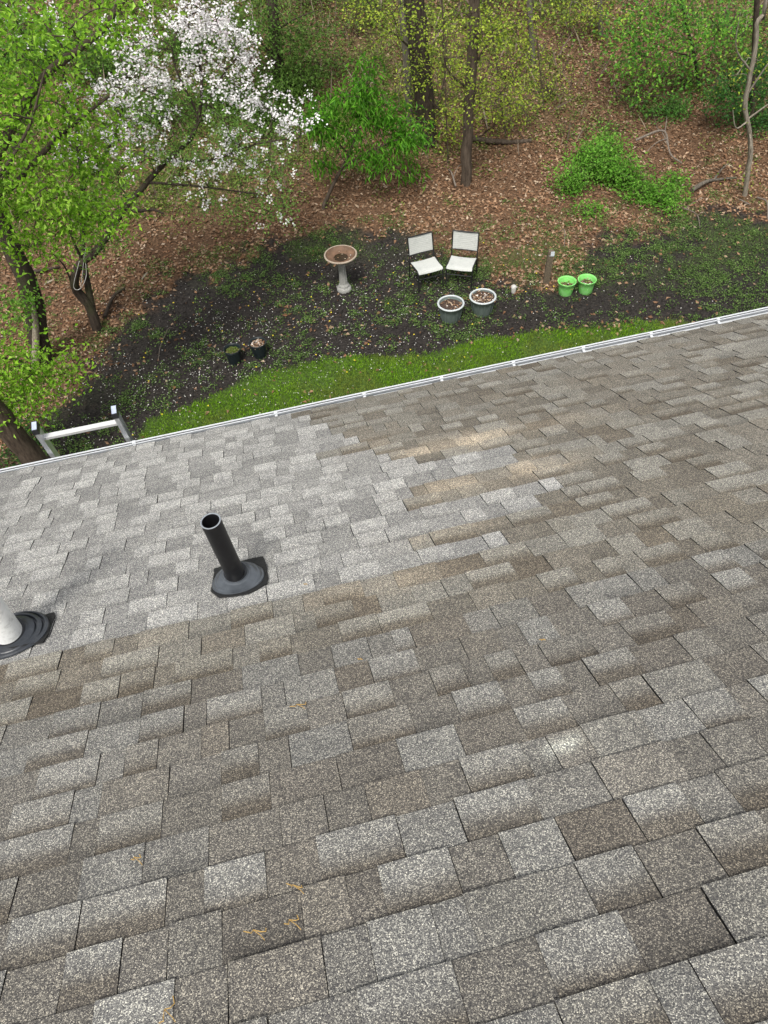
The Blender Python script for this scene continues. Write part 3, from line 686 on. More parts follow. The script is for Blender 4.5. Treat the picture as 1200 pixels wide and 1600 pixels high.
P = on_ground(853, 443); t = empty('wooden_post', P, 'short weathered wooden post with a small white tag on top', 'post', None, math.radians(-18))
q = MB(); n = 6; V = []
for z, s in ((-.1, 1), (.25, 1.0), (.55, .97), (.665, .95), (.68, .82)):
    for a, b_ in ((-.055, -.05), (.055, -.05), (.055, .05), (-.055, .05)): V.append((a*s+z*.03, b_*s, z))
q.add(V, [(k2*4+i, k2*4+(i+1) % 4, (k2+1)*4+(i+1) % 4, (k2+1)*4+i) for k2 in range(4) for i in range(4)]+[(16, 17, 18, 19)]); q.build('post_shaft', M['post'], t, loc='local')
q = MB(); q.box((-.018, -.052, .6), (.072, .045, .604)); q.add([(0.012, -.056, .60), (.078, -.056, .60), (.078, -.053, .69), (.012, -.053, .69), (0.012, -.052, .60), (.078, -.052, .60), (.078, -.049, .69), (.012, -.049, .69)], [(0, 1, 2, 3), (7, 6, 5, 4), (3, 2, 6, 7), (1, 5, 6, 2), (0, 3, 7, 4)]); q.build('tag', M['label'], t, loc='local')
P = on_ground(802, 457); q = MB(); q.lathe([(0, -.03), (.042, -.03), (.045, .02), (.05, .10), (.047, .135), (.03, .15), (0, .152)], 14, P); q.tube([P+[.03, -.03, .12], P+[.045, -.045, .135]], .012, 6)
tag(q.build('stub_pipe', M['stub'], smooth=True), 'small white plastic stub standing in the mulch near the pots', 'stub pipe')

# ------------------------------------------------------------------ trees and shrubs
def grow(trunk_paths, blobs, seed):
    """limbs as tubes plus a thin curved twig out to every leaf clump; returns (limb mesh, twig mesh, clumps)"""
    limb = MB(); nodes = []
    for pts, r0, r1 in trunk_paths:
        n = max(8, int(np.linalg.norm(np.diff(np.asarray(pts), axis=0), axis=1).sum()/.22))
        c = spline(pts, n); c[1:-1] += RNG.normal(size=(n-2, 3))*min(.012, r0*.05)
        rad = np.linspace(r0, r1, n)
        if r0 > .08: rad[0] *= 1.35; rad[1] *= 1.12
        limb.tube(c, rad, 12 if r0 > .06 else 6, wob=.12)
        for p_ in c[int(n*.35):]: nodes.append(p_)
    nodes = np.array(nodes); twig = MB(); tips = []
    for cen, rad, ncl in blobs:
        cen = np.asarray(cen); rad = np.asarray(rad)
        d = rand_unit(ncl)*(RNG.random((ncl, 1))**.45); cl = cen + d*rad
        for p_ in cl:
            dist = np.linalg.norm(nodes-p_, axis=1) + .35*np.maximum(0, nodes[:, 2]-p_[2]); k = np.argmin(dist); a = nodes[k]
            if dist[k] > 3.2: tips.append((p_, (p_-cen))); continue
            mid = (a+p_)/2 + np.array([0, 0, .12*dist[k]]) + RNG.normal(size=3)*.08*dist[k]
            c = spline([a, mid, p_], 6); twig.tube(c, np.linspace(.006+.008*min(dist[k], 2), .003, 6), 4, cap=False)
            nodes = np.vstack([nodes, c[2:5]]); tips.append((p_, p_-a))
    return limb, twig, tips
def foliage(tips, per, spread, L, W, cols, droop=.2, nt=.6, w=None, jit=.2, flat=.7, fold=.15, keep=None):
    n = per*len(tips); T = np.repeat(np.array([t_[0] for t_ in tips]), per, 0); Dv = np.repeat(np.array([t_[1] for t_ in tips]), per, 0)
    shade = np.repeat(RNG.uniform(.78, 1.18, len(tips)), per)[:, None]
    P = T + RNG.normal(size=(n, 3))*spread*np.array([1, 1, flat]) - Dv/(np.linalg.norm(Dv, axis=1)[:, None]+1e-6)*spread*RNG.random((n, 1))
    D = rand_unit(n)*np.array([1, 1, .5]) + Dv/(np.linalg.norm(Dv, axis=1)[:, None]+1e-6)*.5; D[:, 2] -= droop
    q = MB(); leaves(q, P, D, tilt_normals(n, nt), RNG.uniform(.5, 1.4, n)*L, RNG.uniform(.6, 1.25, n)*W, pal(n, cols, jit, w)*shade, fold)
    return q
def tree(name, base, label, cat, paths, blobs, bark, leaf, group=None, extra=None, seed=0):
    t = empty(name, base, label, cat, group)
    limb, twig, tips = grow(paths, blobs, seed)
    limb.build('trunk', bark, t, smooth=True)
    if twig.n: tag(twig.build('branches', bark, t, smooth=True), kind='stuff')
    if tips and leaf:
        o = foliage(tips, **leaf).build('crown', M['leaf'], t)
    if extra: extra(t, tips)
    return t
G = np.array
YG = [(.20, .41, .028), (.27, .49, .035), (.14, .30, .02), (.35, .56, .08), (.23, .44, .035)]
# 1. big tree by the house: trunk at the lower left corner, crown over the upper left
tb = at_z((-3.45, 8.75)); Yt = 8.75
T = lambda px, py, Y: atY(px, py, Y)
paths = [([tb+[.12, 0, -.4], T(72, 738, 8.75), T(24, 682, 8.72), T(-60, 580, 8.7), T(-170, 440, 8.8), T(-200, 330, 9.0)], .19, .12),
         ([T(-170, 440, 8.8), T(-60, 330, 9.2), T(0, 235, 9.5), T(60, 130, 9.8), T(160, 45, 10.1), T(230, -60, 10.3)], .085, .022),
         ([T(-60, 330, 9.2), T(20, 290, 9.5), T(90, 215, 9.8), T(170, 150, 10)], .05, .015),
         ([T(-120, 400, 8.9), T(-30, 310, 9.0), T(40, 210, 9.2), T(70, 110, 9.3)], .03, .01),
         ([T(-170, 440, 8.8), T(-150, 250, 8.8), T(-100, 100, 8.9), T(-40, -60, 9.2)], .08, .02),
         ([T(-60, 580, 8.7), T(-10, 560, 8.9), T(35, 565, 9.1), T(50, 585, 9.2)], .022, .008)]
blobs = [(T(45, 110, 9.6), (.8, .7, .9), 28), (T(110, 200, 9.9), (.7, .6, .6), 18), (T(40, 280, 9.5), (.75, .7, .7), 34), (T(180, 20, 10.2), (.5, .5, .35), 10), (T(110, 330, 9.8), (.6, .5, .35), 17), (T(-70, 200, 9.2), (1.2, 1, 1.4), 50), (T(170, 270, 10.0), (.45, .4, .3), 9),
         (T(165, 330, 10.0), (.4, .4, .3), 8), (T(50, 380, 9.6), (.45, .4, .3), 11), (T(40, 605, 9.2), (.50, .5, .42), 30), (T(5, 560, 9.0), (.5, .4, .4), 18), (T(95, 575, 9.6), (.4, .3, .25), 8), (T(40, -60, 9.6), (1.4, 1, .8), 30)]
tree('maple_tree', tb, 'bright green leafy tree by the house, trunk in lower left corner', 'tree', paths, blobs, M['bark_brown'],
     dict(per=42, spread=.19, L=.068, W=.042, cols=YG, droop=.3, nt=.75))
# 2. scarred trunk behind it
b2 = on_ground(66, 566); Y2 = b2[1]
paths = [([b2-[0, 0, .25], T(66, 566, Y2), T(60, 520, Y2), T(45, 450, Y2-.03), T(22, 395, Y2-.1), T(0, 345, Y2-.2), T(-40, 260, Y2-.3)], .20, .12), ([T(-10, 330, Y2-.2), T(20, 240, Y2), T(60, 130, Y2+.3)], .06, .02), ([T(22, 395, Y2-.1), T(60, 380, Y2), T(95, 370, Y2+.1)], .02, .008)]
def scarf(t, tips):
    q = MB(); q.tube(spline([T(55, 585, Y2-.17), T(56, 540, Y2-.19), T(55, 500, Y2-.19), T(47, 455, Y2-.19)], 10), [.05, .065, .07, .06, .06, .055, .05, .04, .03, .015], 8); q.build('bark_scar', M['scar'], t, smooth=True)
tree('old_tree', b2, 'leaning dark tree trunk with a pale strip of bare wood', 'tree', paths, [(T(10, 150, Y2+.2), (.8, .7, .9), 18), (T(-40, 60, Y2), (1.2, .8, .9), 20), (T(30, 470, Y2-.4), (.3, .3, .3), 5)], M['bark_dark'],
     dict(per=60, spread=.17, L=.075, W=.05, cols=[(.15, .31, .04), (.20, .38, .05), (.10, .23, .03)], droop=.3, nt=.7), extra=scarf)
# 3. blossoming crabapple
b3 = on_ground(152, 516); Y3 = b3[1]
lims = [([b3-[0, 0, .2], T(152, 512, Y3), T(140, 478, Y3), T(121, 456, Y3), T(116, 438, Y3-.1), T(126, 412, Y3-.15), T(150, 392, Y3-.2), T(172, 362, Y3-.2), T(192, 328, Y3-.15), T(230, 285, Y3), T(262, 250, Y3+.1), T(300, 215, Y3+.1), T(316, 150, Y3+.1), T(310, 90, Y3+.2)], .10, .02),
        ([T(146, 490, Y3), T(136, 440, Y3+.1), T(130, 395, Y3+.2), T(128, 300, Y3+.3), T(120, 200, Y3+.3), T(100, 120, Y3+.3)], .065, .02),
        ([T(192, 328, Y3-.15), T(215, 330, Y3-.2), T(238, 327, Y3-.25), T(256, 334, Y3-.3)], .03, .016),
        ([T(112, 442, Y3-.1), T(100, 415, Y3-.2), T(78, 392, Y3-.3)], .02, .008), ([T(130, 410, Y3-.15), T(112, 370, Y3-.3), T(108, 330, Y3-.3)], .03, .012),
        ([T(262, 250, Y3+.1), T(330, 250, Y3-.1), T(400, 225, Y3-.3), T(470, 215, Y3-.4)], .025, .008), ([T(230, 285, Y3), T(300, 290, Y3-.3), T(380, 300, Y3-.5), T(440, 310, Y3-.6)], .022, .007),
        ([T(300, 215, Y3+.1), T(340, 130, Y3), T(370, 90, Y3)], .02, .008), ([T(128, 300, Y3+.3), T(180, 210, Y3+.2), T(200, 120, Y3+.3)], .03, .01), ([T(310, 180, Y3+.1), T(270, 90, Y3+.2), T(290, 10, Y3+.3)], .022, .008)]
flb = [(T(300, 40, Y3+.1), (.75, .5, .4), 26), (T(345, 95, Y3), (.55, .45, .4), 15), (T(190, 70, Y3+.1), (.5, .4, .35), 14), (T(250, 140, Y3), (.9, .5, .4), 24), (T(385, 85, Y3-.1), (.3, .3, .4), 8), (T(180, 150, Y3), (.55, .5, .4), 14), (T(385, 170, Y3-.2), (.5, .4, .3), 11),
       (T(460, 205, Y3-.4), (.38, .3, .35), 8), (T(320, 235, Y3-.3), (.7, .5, .4), 8), (T(405, 240, Y3-.4), (.6, .5, .3), 7), (T(345, 275, Y3-.5), (.5, .5, .25), 6), (T(440, 310, Y3-.6), (.35, .4, .2), 2), (T(60, 50, Y3+.2), (.45, .4, .4), 6), (T(220, 220, Y3), (.7, .5, .4), 13), (T(320, 10, Y3+.2), (.6, .4, .3), 12), (T(110, 210, Y3), (.5, .4, .4), 8)]
lvb = [(T(260, 210, Y3), (1.2, .7, .7), 50), (T(380, 230, Y3-.2), (.9, .6, .6), 40), (T(150, 300, Y3), (.8, .6, .5), 34), (T(150, 380, Y3-.2), (.45, .4, .25), 12), (T(420, 320, Y3-.5), (.7, .4, .3), 16), (T(210, 120, Y3+.2), (1.0, .7, .7), 22), (T(330, 330, Y3-.5), (.6, .5, .2), 6)]
def blossom(t, tips):
    _, tw, ft = grow(lims, flb, 1); tag(tw.build('flower_twigs', M['bark_dark'], t, smooth=True), kind='stuff')
    per = 52; cen = np.repeat(np.array([a for a, _ in ft]), per, 0); sub = np.repeat(RNG.normal(size=(len(ft)*5, 3))*.13, per//5 + 1, 0)
    n = len(cen); cen = cen + np.repeat(RNG.normal(size=(len(ft)*4, 3))*.15, per//4+1, 0)[np.arange(n)*0 + (np.arange(n)//per)*4*(per//4+1) + RNG.integers(0, 4, n)*(per//4+1)] + RNG.normal(size=(n, 3))*.038
    up = tilt_normals(n, .7); a = np.cross(up, rand_unit(n)); a /= np.linalg.norm(a, axis=1)[:, None]; b_ = np.cross(up, a); q = MB()
    col = pal(n, [(.80, .785, .785), (.77, .73, .75), (.84, .83, .82), (.74, .62, .67)], .05, [.4, .2, .35, .05])
    for k in range(5):
        an = k*math.tau/5; D = a*math.cos(an)+b_*math.sin(an)+up*.35
        leaves(q, cen, D, up, .021, .019, col, .05)
    o = q.build('blossom', M['petal'], t)
tree('crabapple_tree', b3, 'crabapple tree covered in white blossom', 'tree', lims, lvb, M['bark_dark'], dict(per=44, spread=.15, L=.052, W=.030, cols=[(.17, .31, .07), (.22, .37, .08), (.12, .23, .04)], droop=.1, nt=.7), extra=blossom)
q = MB(); q.tube(spline([T(134, 386, Y3-.12), T(133, 402, Y3-.2), T(135, 430, Y3-.24), T(128, 448, Y3-.26), T(120, 453, Y3-.26), T(115, 446, Y3-.24), T(121, 420, Y3-.24), T(124, 408, Y3-.2)], 26), .006, 6); q.tube(spline([T(132, 395, Y3-.2), T(129, 425, Y3-.27), T(126, 448, Y3-.28)], 10), .005, 6)
tag(q.build('rope', M['rope'], smooth=True), 'white cord looped over the fork of the crabapple', 'rope')
# 4. long-leaved sapling
b4 = on_ground(505, 326); Y4 = b4[1]
tree('peach_sapling', b4, 'small sapling with long drooping bright green leaves', 'tree', [([b4-[0, 0, .1], T(506, 322, Y4), T(520, 290, Y4), T(535, 262, Y4), T(552, 225, Y4), T(565, 180, Y4), T(575, 120, Y4)], .05, .014), ([T(535, 262, Y4), T(580, 235, Y4-.2), T(630, 215, Y4-.3)], .02, .007), ([T(545, 240, Y4), T(510, 205, Y4-.1), T(495, 185, Y4-.1)], .02, .007)],
     [(T(545, 180, Y4), (.8, .8, .6), 44), (T(632, 210, Y4-.2), (.45, .45, .5), 28), (T(500, 190, Y4-.1), (.42, .4, .45), 20), (T(572, 122, Y4+.1), (.25, .3, .4), 14), (T(585, 245, Y4-.3), (.5, .4, .3), 14), (T(600, 180, Y4), (.5, .5, .4), 18), (T(645, 260, Y4-.2), (.2, .3, .25), 4), (T(510, 250, Y4-.2), (.25, .3, .2), 5)], M['bark_brown'],
     dict(per=26, spread=.15, L=.15, W=.036, cols=[(.075, .235, .015), (.11, .30, .02), (.05, .165, .012), (.15, .37, .035)], droop=.8, nt=.5, flat=.6))
# 5. woods: trunks and thin yellow-green young growth
YL = [(.36, .46, .05), (.26, .36, .035), (.46, .55, .09), (.18, .27, .035)]
def woods(name, base_px, top_px, r0, r1, bark, label, blobs, lc, per=26, L=.07, W=.05, lean=0, Yoff=0, spread=.2, group='trees on the hillside', mids=(), limbs=()):
    b_ = on_ground(*base_px); Y = b_[1]
    pts = [b_-G([0, 0, .3]), b_] + [T(x, y, Y) for x, y in mids] + [T(top_px[0], top_px[1], Y+lean)]
    d = pts[-1]-pts[-2]; d = d/np.linalg.norm(d); pts.append(pts[-1]+d*3.2)
    lb = [([T(x, y, Y+dy) for x, y, dy in l], min(.03, r0*.38), .006) for l in limbs]
    bl = [(T(x, y, Y+dy), rr, n) for x, y, dy, rr, n in blobs]
    return tree(name, b_, label, 'tree', [(pts, r0, r1)]+lb, bl, bark, dict(per=per, spread=spread, L=L, W=W, cols=lc, droop=.2, nt=.7) if bl else None, group)
woods('oak_tree', (668, 222), (648, 0), .235, .19, M['bark_dark'], 'thickest dark brown trunk standing behind the sapling', [(640, 40, -.6, (1.0, .5, .6), 22), (690, 190, -.4, (.6, .5, .4), 16), (600, 30, -.3, (.7, .5, .3), 10), (650, 120, -.5, (.5, .4, .6), 16), (650, -60, 0, (2, 1.5, .8), 20)], YL, 20, .06, .045, mids=((662, 150),), limbs=(((655, 90, 0), (625, 60, -.3), (590, 35, -.4)), ((660, 150, 0), (700, 180, -.3), (730, 200, -.4))))
woods('oak_tree', (640, 190), (628, 0), .085, .07, M['bark_grey'], 'slim grey trunk just left of the thickest trunk', [], YL, mids=((636, 110),))
woods('poplar_tree', (728, 288), (742, 0), .115, .10, M['bark_brown'], 'straight slender trunk right of the thickest trunk', [(720, 60, -.3, (.7, .5, .5), 18), (770, 30, -.2, (.8, .5, .4), 18), (800, 50, 0, (.6, .4, .3), 14), (745, 120, -.3, (.8, .5, .5), 20), (840, 20, 0, (.6, .4, .2), 12), (725, 180, -.2, (.35, .4, .4), 8), (780, 160, .2, (.9, .5, .5), 20)], YL, 19, .06, .045, mids=((731, 200), (735, 130)), limbs=(((737, 110, 0), (770, 60, 0), (810, 40, 0)), ((734, 140, 0), (700, 110, -.2), (690, 60, -.3)), ((735, 60, 0), (775, 45, .2), (850, 22, .3))))
woods('ash_tree', (438, 132), (424, 0), .15, .12, M['bark_dark'], 'dark trunk at the top behind the blossom', [(400, 60, -.5, (1.2, .7, .7), 34), (470, 60, -.3, (.9, .6, .5), 20), (440, 130, -.6, (.9, .6, .5), 26), (360, 20, 0, (1.0, .8, .6), 20), (500, 110, -.3, (.7, .5, .3), 12)], [(.10, .19, .035), (.14, .25, .05), (.07, .13, .025)], 46, .075, .05, spread=.24, mids=((430, 60),), limbs=(((428, 50, 0), (460, 30, -.2), (500, 15, -.3)), ((432, 90, 0), (400, 60, -.2), (380, 40, -.3))))
woods('dogwood_tree', (1092, 140), (1062, -10), .045, .03, M['bark_dark'], 'dense dark green leafy tree at the upper right', [(1040, 30, -.5, (1.2, .8, .6), 40), (1000, 70, -.5, (.7, .6, .45), 18), (1095, 55, -.3, (.8, .6, .5), 24), (1010, 115, -.6, (.5, .5, .35), 10), (1125, 30, 0, (.7, .6, .5), 12), (1030, -20, -.3, (1.4, .8, .5), 22), (975, 95, -.5, (.5, .4, .3), 8), (1170, 50, 0, (.7, .6, .6), 12), (1000, 145, -.6, (.35, .3, .25), 5), (1050, 100, -.4, (.5, .4, .3), 8), (1100, 120, -.3, (.4, .4, .3), 7)], [(.11, .29, .04), (.16, .37, .05), (.26, .48, .06), (.08, .21, .035)], 25, .085, .055, spread=.32, mids=((1085, 90),), limbs=(((1085, 90, 0), (1050, 80, -.3), (1010, 60, -.5)), ((1090, 140, 0), (1110, 90, -.1), (1120, 40, 0))))
woods('young_tree', (1163, 306), (1197, 0), .052, .032, M['bark_pale'], 'thin pale crooked trunk at the right edge', [(1180, 110, .3, (.5, .5, .5), 7), (1160, 280, 0, (.1, .1, .1), 2)], YL, 20, .06, .045, mids=((1167, 280), (1173, 235), (1170, 200), (1164, 165), (1172, 120), (1181, 70), (1183, 35), (1193, 22)), limbs=(((1172, 110, 0), (1150, 75, -.2), (1157, 20, -.3)), ((1166, 150, 0), (1200, 100, -.2), (1230, 70, -.3)), ((1168, 190, 0), (1150, 200, -.2), (1145, 172, -.2)), ((1170, 185, 0), (1205, 160, -.1), (1230, 150, -.2))))
woods('holly_tree', (1172, 205), (1180, 60), .07, .05, M['bark_dark'], 'dark stem and green leaves behind the pale crooked trunk', [(1140, 140, 0, (.5, .4, .5), 22), (1190, 120, .2, (.5, .4, .6), 22), (1185, 180, 0, (.35, .4, .4), 10)], [(.05, .15, .03), (.09, .22, .04), (.04, .11, .03)], 42, .075, .05)
woods('beech_sapling', (938, 56), (936, -20), .075, .06, M['bark_grey'], 'grey trunk foot at the top above the bare leaf slope', [(920, 20, -.3, (.8, .5, .4), 16), (960, 40, -.2, (.4, .4, .3), 8)], YL, 26, .06, .045)
woods('beech_sapling', (832, 100), (826, -20), .07, .06, M['bark_grey'], 'grey trunk at the top between slender trunk and bare slope', [(815, 80, -.3, (.5, .4, .3), 8), (850, 110, -.2, (.8, .5, .4), 12)], YL, 26, .06, .045)
woods('whip_sapling', (678, 182), (690, 5), .022, .012, M['bark_brown'], 'whip thin dark sapling bent beside the thickest trunk', [(700, 110, 0, (.5, .3, .4), 8)], YL, 20, .055, .04, mids=((693, 130), (697, 80), (694, 40)))
for (bx_, by_, n_, d_) in ((560, 60, 16, 'thin yellow green sapling above the long leaved sapling'), (790, 215, 22, 'loose yellow green sapling right of the slender trunk'), (850, 175, 22, 'loose yellow green sapling at the left of the bare slope'), (700, 255, 16, 'bare twiggy sapling left of the slender trunk foot')):
    woods('woodland_sapling', (bx_, by_), (bx_+random.uniform(-12, 12), by_-90), .018, .01, M['bark_brown'], d_, [(bx_, by_-50, 0, (.65, .5, .5), n_)], YL+[(.12, .2, .04)], 24 if 'bare' not in d_ else 5, .055, .042)

# shrubs ---------------------------------------------------------------
def shrub(name, spots, label, cols, per=46, L=.06, W=.042, spread=.14, group='shrubs on the hillside', stems=True):
    cs = [on_ground(x, y) for x, y, *_ in spots]; base = np.mean(cs, 0); base[2] = float(gz(base[0], base[1]))
    t = empty(name, base, label, 'shrub', group); st = MB(); tips = []
    for c, (x, y, rx, rz, n) in zip(cs, spots):
        d = rand_unit(n)*(RNG.random((n, 1))**.4); d[:, 2] = abs(d[:, 2])
        pts = c + d*np.array([rx, rx*.8, rz]) + G([0, 0, .08])
        for p_ in pts:
            f = c + (p_-c)*G([.25, .25, 0]); st.tube(spline([f-G([0, 0, .05]), (f+p_)/2+G([0, 0, .1])+RNG.normal(size=3)*.05, p_], 5), [.008, .007, .006, .005, .003], 4, cap=False)
            tips.append((p_, p_-c+G([0, 0, .2])))
    tag(st.build('stems', M['bark_brown'], t, smooth=True), kind='stuff')
    foliage(tips, per, spread, L, W, cols, .1, .6).build('foliage', M['leaf'], t)
    return t
BG = [(.12, .31, .03), (.17, .38, .045), (.085, .22, .025), (.22, .43, .07)]
shrub('leafy_shrub', [(890, 300, .45, .55, 24), (930, 280, .6, .7, 44), (975, 290, .5, .55, 34), (950, 245, .5, .5, 20), (905, 255, .4, .4, 14)], 'bright green shrub on the leaf slope, tallest of its cluster', BG)
shrub('leafy_shrub', [(1005, 312, .45, .32, 26), (1035, 318, .35, .28, 18), (1050, 295, .3, .25, 10)], 'low bright green shrub spilling right of the taller one', BG)
shrub('leafy_shrub', [(918, 338, .2, .2, 8)], 'small green tuft in front of the tallest shrub', BG, 40)
shrub('leafy_shrub', [(1050, 335, .22, .16, 6)], 'small green tuft in front of the low spilling shrub', BG, 40)
shrub('leafy_shrub', [(1052, 178, .5, .35, 22), (1020, 190, .35, .25, 8)], 'low green shrub under the dark green tree', [(.08, .2, .04), (.12, .27, .05)], 44)
shrub('hillside_thicket', [(420, 190, .8, .5, 40), (360, 170, .9, .6, 40), (460, 150, .6, .5, 22)], 'olive green thicket behind the blossom tips', [(.09, .18, .03), (.13, .23, .045), (.06, .12, .02)], 50, .07, .048, .2)
shrub('hillside_thicket', [(250, 190, 1.0, .7, 40), (180, 120, 1.2, .8, 50), (80, 90, 1.2, .9, 50), (300, 90, 1, .7, 34)], 'green thicket at the far left behind the blossoming tree', [(.09, .19, .03), (.13, .25, .045), (.06, .13, .02)], 50, .075, .05, .22)
shrub('hillside_thicket', [(560, 20, 1.1, .5, 26), (480, 10, 1, .6, 30)], 'pale green thicket at the top left of the thickest trunk', [(.15, .22, .05), (.2, .27, .07), (.1, .16, .04)], 36, .065, .045, .22)
shrub('hillside_thicket', [(760, 10, 1.1, .6, 30), (880, 5, 1.1, .5, 26)], 'pale green thicket at the top right of the slender trunk', [(.14, .22, .05), (.2, .28, .07), (.1, .16, .04)], 32, .065, .045, .22)
shrub('hillside_thicket', [(640, 60, .9, .5, 16), (590, 110, .7, .4, 14)], 'loose pale green thicket left of the slim grey trunk', [(.18, .25, .06), (.25, .32, .08), (.12, .18, .04)], 26, .06, .042, .24)
shrub('hillside_thicket', [(790, 120, .9, .4, 20), (860, 150, .8, .4, 18), (770, 200, .7, .3, 12)], 'loose yellow green thicket between slender trunk and bare slope', YL, 14, .055, .042, .26)
shrub('hillside_thicket', [(940, 205, .8, .3, 16), (990, 175, .7, .3, 10), (880, 215, .5, .3, 8)], 'thin green thicket above the tallest shrub', [(.14, .22, .05), (.2, .28, .07), (.1, .16, .04)], 22, .055, .04, .24)
shrub('hillside_thicket', [(1170, 200, .7, .4, 20), (1190, 150, .7, .4, 14)], 'dark green thicket behind the pale crooked trunk', [(.07, .17, .04), (.11, .23, .05), (.05, .12, .03)], 40, .065, .045, .2)
shrub('hillside_thicket', [(900, 60, .8, .5, 16), (860, 30, .8, .5, 16), (930, 110, .5, .3, 6)], 'pale green thicket beside the grey trunk foot', [(.16, .25, .05), (.23, .32, .07), (.12, .18, .04)], 26, .065, .045, .24)
shrub('hillside_thicket', [(1130, 120, .7, .5, 18), (1060, 140, .6, .4, 14), (1140, 60, .8, .5, 18)], 'mid green thicket between dark green tree and pale trunk', [(.10, .22, .04), (.16, .30, .05), (.07, .15, .03)], 30, .07, .048, .24)
shrub('hillside_thicket', [(520, 110, .8, .4, 16), (470, 60, .8, .5, 18), (540, 60, .8, .4, 12)], 'dry olive thicket above the long leaved sapling', [(.16, .20, .06), (.22, .26, .09), (.12, .15, .05)], 24, .06, .042, .24)
shrub('ivy_clump', [(50, 690, .35, .35, 14), (20, 745, .5, .3, 14)], 'dark green clump at the foot of the big left trunk', [(.05, .12, .03), (.08, .17, .04)], 40, .05, .04, .14, group=None)

# fallen wood -----------------------------------------------------------
def branch(pix, r0, r1, label, name='fallen_branch', lift=.05, mat='twig', side=()):
    pts = [on_ground(x, y)+G([0, 0, lift*(1+.8*math.sin(i*1.9))]) for i, (x, y) in enumerate(pix)]
    q = MB(); n = max(6, 5*len(pts)); c = spline(pts, n); q.tube(c, np.linspace(r0, r1, n), 6, wob=.2)
    for k, px_, py_ in side:
        p_ = c[int(k*(n-1))]; e = on_ground(px_, py_)+G([0, 0, lift+.1]); q.tube(spline([p_, (p_+e)/2+G([0, 0, .08]), e], 6), np.linspace(r0*.5, r1*.5, 6), 5, wob=.2)
    return tag(q.build(name, M[mat], smooth=True), label, 'branch', 'fallen branches')
branch([(990, 235), (1030, 232), (1045, 248), (1063, 264)], .028, .014, 'pale fallen branch right of the tallest shrub', lift=.22, side=((.4, 1036, 205), (.5, 1003, 262), (.6, 1020, 222)))
branch([(1080, 302), (1100, 292), (1120, 283), (1150, 280)], .05, .02, 'dark fallen limb left of the pale crooked trunk', lift=.06, mat='bark_grey', side=((.6, 1135, 268),))
branch([(735, 220), (765, 227), (800, 224), (830, 222)], .07, .04, 'rotting log lying behind the slender trunk', 'fallen_log', .05, 'bark_brown')
branch([(712, 300), (705, 285), (700, 270)], .022, .01, 'short pale stick leaning by the slender trunk foot', lift=.12, side=((.3, 722, 272),))
branch([(1060, 330), (1085, 345), (1093, 360)], .014, .006, 'twiggy dead branch at the edge of the leaves', lift=.08, side=((.2, 1105, 322), (.5, 1078, 358), (.6, 1100, 350)))
branch([(1155, 315), (1170, 325)], .016, .012, 'short stick in front of the pale crooked trunk', lift=.04)
branch([(1182, 312), (1196, 322), (1198, 345)], .018, .012, 'bent stick at the right edge of the leaf slope', lift=.05)
branch([(872, 374), (879, 380), (881, 392)], .010, .006, 'white curved twig behind the short wooden post', lift=.16)
branch([(165, 500), (180, 470), (196, 452)], .04, .025, 'dark mossy limb beside the crabapple foot', lift=.05, mat='bark_dark')
branch([(50, 430), (80, 428), (95, 420)], .035, .02, 'dark limb lying between the two left trunks', lift=.06, mat='bark_dark')
branch([(262, 520), (252, 545), (248, 565)], .008, .005, 'thin pale twig on the left mulch', lift=.03, side=((.2, 275, 522),))
branch([(960, 160), (1030, 165), (1055, 150)], .02, .01, 'thin dark branch across the upper leaf slope', lift=.12, mat='bark_brown')
for x0, y0, x1, y1, lb in ((222, 438, 231, 428, 'pale split stick at the left end of the mulch'), (70, 447, 88, 437, 'pale broken stick left of the crabapple')):
    a, b_ = on_ground(x0, y0), on_ground(x1, y1); q = MB(); q.tube([a+G([0, 0, .02]), (a+b_)/2+G([0, 0, .03]), b_+G([0, 0, .02])], [.02, .024, .015], 4); tag(q.build('split_stick', M['scar']), lb, 'stick')

# ------------------------------------------------------------------ ground cover: leaves, grass, weeds, petals
def put(n, x0, x1, y0, y1): return RNG.uniform(x0, x1, n), RNG.uniform(y0, y1, n)
# dry leaves
x, y = put(150000, -8, 18, 11, 25.5); bdv = bed_d(x, y); k = RNG.random(len(x)) < np.clip(sstep(.45, -.35, bdv)*(1-.55*moss_d(x, y))*(1-.35*green_d(x, y))*(.55+.45*sstep(.3, .6, fbm(x, y, .9, 3))) + .035, 0, 1)
x, y = x[k], y[k]; x2, y2 = put(16000, -6, 12, 8.8, 12); bdv2 = bed_d(x2, y2); ldv2 = lawn_d(x2, y2); k2 = RNG.random(len(x2)) < np.clip(sstep(.4, -.35, bdv2)*sstep(0, -.2, ldv2) + .035 + .3*np.exp(-(ldv2/.1)**2)*sstep(3, 4.5, x2), 0, 1)
x = np.concatenate([x, x2[k2]]); y = np.concatenate([y, y2[k2]]); n = len(x)
q = MB(); L = RNG.uniform(.05, .105, n)
leaves(q, np.stack([x, y, gz(x, y)+RNG.uniform(.004, .03, n)], 1), np.c_[RNG.normal(size=(n, 2)), RNG.normal(size=n)*.25], tilt_normals(n, .38), L, L*RNG.uniform(.45, .7, n), pal(n, BROWN, .22, [.22, .25, .17, .12, .18, .06])*(.62+.75*fbm(x+2, y+6, 1.3, 4))[:, None], RNG.uniform(-.25, .3, n)[:, None])
tag(q.build('leaf_litter', M['litter']), 'brown fallen leaves covering the wooded slope', None, None, 'stuff')
